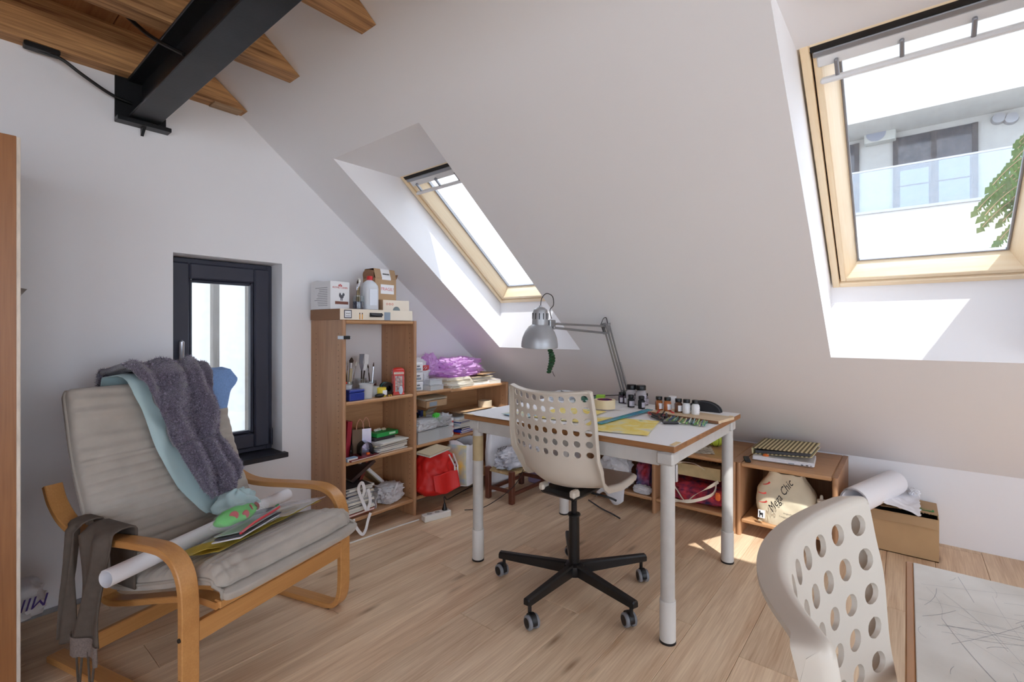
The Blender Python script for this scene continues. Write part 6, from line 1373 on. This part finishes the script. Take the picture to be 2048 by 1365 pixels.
G().tube(spline([(-.01, .01, .05), (-.06, .08, .045), (-.1, .16, .042), (-.13, .2, .04), (-.16, .26, .045), (-.15, .36, .06)], 8), .0026, 6).obj('lamp_cord', RUB, dl); G().box((-.115, .18, .042), (.022, .06, .02), .006, rz=.5).obj('cord_switch', BPL, dl)
lf = thing('leaf_toy', 'dark green leafy caterpillar charm dangling from the lamp shade', 'charm', M=Matrix.Translation(HP+Vector((.05, -.03, -.045))) @ Matrix.Scale(1.35, 4))
g = G()
for k in range(9):
    t_ = k/8; r_ = .016*(1-.5*abs(t_-.45)); g.blob(lambda a, p, t_=t_, r_=r_: (.012*math.sin(t_*4)+math.sin(p)*math.cos(a)*r_*1.1, math.sin(p)*math.sin(a)*r_*.7, -.035-.08*t_-math.cos(p)*r_*.55), 10, 6)
g.obj('leaf_body', mat('caterpillar_green', (36, 78, 44), .6, var=.5, vscale=120, col2=(20, 40, 26)), lf); G().tube([(0, 0, .02), (0, 0, -.035)], .001, 4).obj('thread', INK, lf)
G().tube(spline([(.015, 0, -.115), (.02, 0, -.125), (.03, 0, -.135)]), .001, 4).obj('antenna', INK, lf)
# ================================================================= BENCH TOP AND BENCH CELLS
ZN = .4305
p = onZ(1466, 890, ZN); t = thing('rubber_ball', 'lime yellow ball with dark seams on the bench behind the table leg', 'ball', (3.40, 1.005, ZN+.067))
BALL = mat('ball_lime', (186, 206, 70), .55, bump=.15, bscale=200, bdist=.002)
G().blob(lambda a, p: (math.sin(p)*math.cos(a)*.067, math.sin(p)*math.sin(a)*.067, -math.cos(p)*.067), 36, 22).obj('ball_skin', BALL, t, ang=180)
for k in range(6):
    ax = Euler((k*.62, .5+.9*(k % 2), k*1.1)).to_matrix().to_4x4(); h_ = [.02, -.02, .035, 0, -.03, .015][k]; rr_ = math.sqrt(.0675**2-h_**2); G().tube([tuple(ax @ Vector((rr_*math.cos(a), rr_*math.sin(a), h_))) for a in [2*math.pi*q/40 for q in range(41)]], .0014, 5).obj('seam_line', INK, t)
STR = bpy.data.materials.new('ticking_stripe'); STR.use_nodes = True; nt = STR.node_tree; wv_ = nt.nodes.new('ShaderNodeTexWave'); wv_.inputs['Scale'].default_value = 14; wv_.bands_direction = 'X'; tcn = nt.nodes.new('ShaderNodeTexCoord'); nt.links.new(tcn.outputs['Object'], wv_.inputs['Vector'])
cr = nt.nodes.new('ShaderNodeValToRGB'); cr.color_ramp.elements[0].position = .45; cr.color_ramp.elements[0].color = (*lin((112, 98, 66)), 1); cr.color_ramp.elements[1].position = .55; cr.color_ramp.elements[1].color = (*lin((226, 212, 168)), 1); nt.links.new(wv_.outputs[0], cr.inputs[0]); nt.links.new(cr.outputs[0], nt.nodes['Principled BSDF'].inputs['Base Color']); nt.nodes['Principled BSDF'].inputs['Roughness'].default_value = .8
# laptop under a striped binder
LT = thing('laptop', 'closed white laptop lying under the striped binder', 'laptop', (3.30, .575, ZN), math.radians(95))
G().b2(-.16, .16, -.11, .11, .003, .018, .006).obj('laptop_base', mat('laptop_white', (232, 232, 236), .3), LT); G().b2(-.16, .16, -.11, .11, .0185, .027, .004).obj('laptop_lid', mat('laptop_white', (232, 232, 236), .3), LT)
for k, (xx, w_) in enumerate(((-.145, .004), (-.13, .012), (-.105, .012), (-.06, .03))): G().b2(xx, xx+w_, .1095, .1106, .008, .013).obj('port', INK if k < 3 else GREYP, LT)
BN = thing('striped_binder', 'ring binder in cream and brown ticking stripes on the bench', 'binder', M=TR(3.36, .565, ZN+.046, math.radians(-92), .03, -.09))
G().b2(-.165, .15, -.14, .14, .0, .004, .001).obj('cover', STR, BN); G().b2(-.165, .15, -.14, .14, .03, .034, .001).obj('cover', STR, BN, M=TR(0, 0, 0, 0, 0, .04)); G().b2(-.168, -.164, -.14, .14, .0, .037, .001).obj('spine', STR, BN)
G().b2(-.15, .14, -.13, .13, .005, .022).obj('page_block', mat('slate_pages', (78, 78, 82), .7), BN)
G().cyl((-.1685, -.1, .017), (-.171, -.1, .017), .008, n=14).obj('finger_ring', SILV, BN)
t = thing('remote_control', 'black remote control beside the binder on the bench', 'remote', (3.17, .755, ZN), .35); G().b2(-.075, .03, -.016, .016, 0, .014, .004).obj('remote_case', BPL, t)
t = thing('orange_ball', 'small orange ball half hidden under the binder', 'ball', (3.225, .66, ZN+.02)); G().blob(lambda a, p: (math.sin(p)*math.cos(a)*.02, math.sin(p)*math.sin(a)*.02, -math.cos(p)*.02), 16, 10).obj('ball_skin', mat('orange_skin', (214, 110, 50), .5), t)
quadsheet('printed_cloth', 'floral printed cloth sample lying on the bench under the table', 'cloth', rectpx(3.22, 1.06, .2, .18, .4), ZN+.001, mat('brown_floral', (206, 198, 184), .8, var=.9, vscale=35, col2=(96, 80, 66)), .002, .004, 3)
t = thing('white_board', 'thin white board propped behind the cloth sample on the bench', 'board', M=TR(3.47, 1.13, ZN, .2, 0, .25)); G().b2(-.008, .0, -.15, .13, 0, .13, .001).obj('board_sheet', WHT, t)
# right cell: cream printed bag, sealant tube
ZC1 = .1005
CANV = mat('cream_canvas', (226, 214, 186), .75, var=.12, vscale=8)
mc = thing('canvas_bag', 'cream canvas bag with black script lettering and chilli print', 'bag', (3.20, .545, ZC1), math.radians(-90))
def mcf(u, v):
    a = 2*math.pi*u; e = 4.5; c_, s_ = math.cos(a), math.sin(a); k = (abs(c_)**e+abs(s_)**e)**(-1/e); n_ = fb((c_*2+4, s_*2, v*3), 1.2, 3)
    tp = 1-.35*ease(max(0, (v-.55)/.45)); return (c_*k*.135*(1+.10*math.sin(math.pi*v))*tp*(1+.04*n_), s_*k*.11*(1+.10*math.sin(math.pi*v))*(1-.55*ease(v))*(1+.06*n_)-.01*0, .285*v+.01*n_*v)
g = G(); g.sheet(mcf, 56, 30, .002); g.b2(-.13, .13, -.1, .1, 0, .004); g.obj('bag_wall', CANV, mc, ang=70)
MF = lambda x, z, tilt=0, off=0: FACE((x, -.132+.25*max(0, z-.05)*.35-off, z), (math.cos(tilt), 0, math.sin(tilt)), (0, .22, 1))
text('lettering', 'Mega Chic', .062, INK, mc, MF(-.01, .175, 1.05, .006), shear=.35, sx=.8)
text('lettering', 'megachic', .013, INK, mc, MF(.03, .085, -.05, .006), shear=.2); text('lettering', 'f megachicfashion', .0125, INK, mc, MF(.03, .062, -.06, .005)); text('lettering', '20 kg', .014, INK, mc, MF(.06, .03, -.05, .004))
for k, (x, z, r_) in enumerate(((-.085, .235, .6), (-.10, .13, .35), (-.105, .18, .2))):
    ch_ = G(); ch_.tube(spline([(-.02, 0, 0), (-.005, 0, .006), (.012, 0, .008), (.022, 0, .004)], 5), [.0006]+[.002+.004*q/15 for q in range(15)], 7); ch_.obj('chilli_print', REDP, mc, M=MF(x, z, r_, .004) @ Matrix.Rotation(math.pi/2, 4, 'X') @ Matrix.Diagonal((1, .25, 1, 1)))
G().b2(-.018, .018, -.022, .022, 0, .001, 0, MF(-.105, .055, 0, .002)).obj('emblem_plate', WHT, mc)
g = G()
for bx_ in ((-.011, .008, -.006, .006), (-.011, -.006, -.018, -.005), (.003, .008, -.018, -.005), (-.013, -.006, .004, .016)): g.b2(bx_[0], bx_[1], bx_[2], bx_[3], .001, .0016, 0, MF(-.105, .055, 0, .002))
g.obj('lion_print', INK, mc)
t = thing('sealant_tube', 'white sealant cartridge with teal and black label on the bench shelf', 'tube', (3.17, .368, ZC1)); G().lathe([(.001, 0), (.0235, 0), (.0235, .165), (.022, .17), (.012, .172), (.008, .176), (.008, .188), (.005, .196), (.001, .197)], 24).obj('cartridge', mat('cartridge_white', (232, 228, 216), .4), t)
G().lathe([(.0238, .07), (.0242, .07), (.0242, .125), (.0238, .125)], 20, a0=math.pi*.9, a1=math.pi*1.4, caps=False).obj('teal_label', mat('teal_label', (30, 150, 160), .5), t); G().lathe([(.0238, .05), (.0242, .05), (.0242, .125), (.0238, .125)], 20, a0=math.pi*1.4, a1=math.pi*1.85, caps=False).obj('black_label', INK, t); G().lathe([(.0238, .128), (.0242, .128), (.0242, .14), (.0238, .14)], 20, caps=False).obj('yellow_ring', mat('ring_yellow', (236, 190, 50), .5), t)
text('lettering', 'BIS', .014, mat('label_red', (200, 50, 40), .5), t, FACE((-.0246*math.cos(.9), -.0246*math.sin(.9), .10), (math.sin(.9), -math.cos(.9), 0), (0, 0, 1)))
# middle cell: taped album, floral bag with straps
t = thing('taped_album', 'old cream packet of thick pages in brown tape on the bench shelf', 'album', M=TR(3.27, 1.06, ZC1+.155, 0, 0, .12)); G().b2(-.13, .14, -.16, .16, 0, .008, .002).obj('cover', mat('old_cream', (206, 184, 138), .8, var=.2, vscale=14), t); G().b2(-.132, -.128, -.16, .16, 0, .075, .002).obj('spine', mat('old_cream', (206, 184, 138), .8), t)
for k in range(16): G().b2(-.125, .12, -.0035, .0035, .008, .085, .001).obj('page', mat('page_tan', (196, 160, 116), .8), t, M=TR(0, -.148+k*.0198, 0, 0, -.5, 0))
FLO = mat('floral_print', (196, 60, 70), .7, var=1, vscale=22, col2=(60, 40, 80))
t = thing('floral_bag', 'red floral shopping bag with cream straps on the bench shelf', 'bag', (3.26, 1.05, ZC1)); bagblob((.28, .38, .12), 51, .2, 8).obj('bag_body', FLO, t, ang=60)
CRS = mat('cream_strap', (232, 222, 204), .7)
strap([(-.12, .15, .10), (-.15, .16, .14), (-.17, .10, .08), (-.19, .04, .03), (-.18, -.02, .08), (-.17, -.10, .14), (-.12, -.14, .17)], .022, 'strap', t, CRS)
strap([(-.13, -.13, .17), (-.16, -.12, .10), (-.215, -.02, .05), (-.225, .09, .03), (-.22, .15, .02), (-.19, .17, .03)], .022, 'strap', t, CRS)
strap([(-.17, .17, .16), (-.175, .13, .25), (-.18, .0, .275), (-.19, -.08, .25)], .02, 'strap', t, CRS)
G().box((-.165, -.15, .09), (.02, .03, .05), .008).obj('orange_patch', mat('orange_cloth', (230, 110, 50), .7), t)
# left cell: plastic bags
t = thing('plastic_bag', 'white carrier bag spilling from the bench behind the chair', 'bag', (3.14, 1.62, ZC1)); bagblob((.22, .26, .22), 61, .35, 9, .2).obj('film', PLW, t, ang=55); G().sheet(lambda u, v: (-.1-.03*v-.02*math.sin(u*5), -.13+.22*u, .08-.16*v*(.8+.2*math.sin(u*7))), 12, 8, .0015).obj('hanging_flap', PLW, t, ang=180)
t = thing('plastic_bag', 'red and green printed bag in the bench behind the chair', 'bag', (3.25, 1.43, ZC1)); bagblob((.2, .13, .19), 63, .3, 9, .2).obj('film', mat('rainbow_film', (190, 50, 50), .35, var=1, vscale=10, col2=(50, 110, 160)), t, ang=55)
t = thing('plastic_bag', 'small white bundle at the front of the bench behind the chair', 'bag', (3.115, 1.40, ZC1)); bagblob((.07, .12, .055), 64, .3, 9).obj('film', PLW, t, ang=55)
t = thing('plastic_bag', 'tall pale carrier bag standing on the bench behind the table', 'bag', (3.22, 1.55, ZN)); bagblob((.22, .24, .26), 65, .3, 9, .3).obj('film', PLW, t, ang=55)
t = thing('plastic_bag', 'brown paper bag standing on the bench behind the table', 'bag', (3.25, 1.33, ZN)); bagblob((.2, .14, .2), 66, .2, 9, .2).obj('film', mat('brown_bag', (120, 84, 66), .7), t, ang=55)
G().tube(spline([(2.94, 1.72, .03), (2.9, 1.6, .012), (2.86, 1.5, .012), (2.82, 1.42, .012)]), .005, 6).obj('grey_tube', mat('tube_dark', (50, 50, 54), .4), None, 'short dark tube end lying on the floor under the table', 'tube')
# ================================================================= CARDBOARD BOX AND PAPER ROLL BY THE KNEE WALL
cb = thing('cardboard_box', 'open brown carton with green print by the knee wall', 'box', (3.36, -.13, 0))
BW, BD, BH = .30, .395, .222
g = G(); e = .004
for a_ in ((0, e, 0, BD), (BW-e, BW, 0, BD), (e, BW-e, 0, e), (e, BW-e, BD-e, BD)): g.b2(a_[0], a_[1], a_[2], a_[3], 0, BH)
g.b2(0, BW, 0, BD, 0, e); g.obj('carton_body', mat('carton_tan', (190, 158, 118), .85, var=.1, vscale=6), cb)
CT = mat('carton_tan2', (178, 148, 112), .85)
G().sheet(lambda u, v: (.05+.25*v, .0+BD*.62*u, BH+.004+.004*math.sin(u*4)+.006*(1-v)), 8, 6, .004).obj('top_flap', CT, cb)
G().sheet(lambda u, v: (-.003-.012*v, .008+BD*.9*u, BH-.006-.042*v+.003*math.sin(u*6)), 10, 4, .004).obj('front_flap', CT, cb)
g = G()
for k in range(16): y_ = .02+k*.012; g.add([(.05, y_, BH+.0135), (.05, y_+.012, BH+.0135), (.036-.006*(k % 2), y_+.006, BH+.0125)], [(0, 1, 2)])
g.obj('torn_edge', CT, cb, kind='stuff')
G().b2(.02, BW-.01, .01, BD-.01, .15, .17).obj('inner_slab', mat('dark_inside', (30, 28, 26), .9), cb)  # near-black slab set inside the open carton
GP = mat('green_print', (40, 140, 64), .6)
g = G(); g.prism([(.032*max(-1, min(1, 1.35*math.cos(a)))*.9, .02*max(-1, min(1, 1.35*math.sin(a)))*.9) for a in [k*math.pi/12 for k in range(24)]], 0, .001); g.obj('green_badge', GP, cb, M=TR(.10, .045, BH+.0155, -math.pi/2, .0, .02))
for k in range(5): G().b2(-.02, .02, -.002, .002, 0, .0006).obj('badge_line', CT, cb, M=TR(.092+k*.004, .045+.004*(k % 2), BH+.0172, math.pi/2))
for (x, y, r_) in ((.24, .10, .5), (.22, .16, -.4)):
    for s in (0, 2.1, 4.2): G().box((x+.012*math.cos(s+r_), y+.012*math.sin(s+r_), BH+.0125), (.022, .008, .001), rz=s+r_+1.57).obj('arrow_print', GP, cb)
G().b2(-.02, .02, -.03, .03, 0, .0006).obj('shipping_label', WHT, cb, M=TR(.085, .19, BH+.0165, .05))
g = G()
for k in range(9): g.b2(-.012, .006, -.022+k*.005, -.0195+k*.005, .0006, .0012)
g.obj('barcode', INK, cb, M=TR(.085, .19, BH+.0165, .05), kind='stuff')
t = G().b2(3.45, 3.65, .02, .268, .236, .244).obj('loose_card', CT, None, 'loose brown card sheet lying on the carton under the paper roll', 'card')
roll('paper_roll', 'thick white paper roll resting on the open carton', (3.08, .215, .322), (3.58, .06, .33), .068, None, None, 3)
def torn(u, v):
    return (3.24+.40*u+.01*fb((u*9, v*9, 2), 1, 2), .095-.15*v+.012*fb((u*12, 3, 1), 1, 2)*v, .262+.035*(1-v)**2+.012*math.sin(u*5+v*3)+.01*fb((u*7, v*5, 5), 1, 2))
G().sheet(torn, 30, 14, .0008).obj('torn_sheet', WP, None, 'torn white paper sheet curling out beside the thick roll', 'paper', ang=60)
t = thing('tissue', 'crumpled bit of white tissue between the roll and the knee wall', 'paper', (3.615, -.03, .252)); bagblob((.06, .05, .05), 71, .5, 12).obj('tissue_body', WP, t, ang=55)
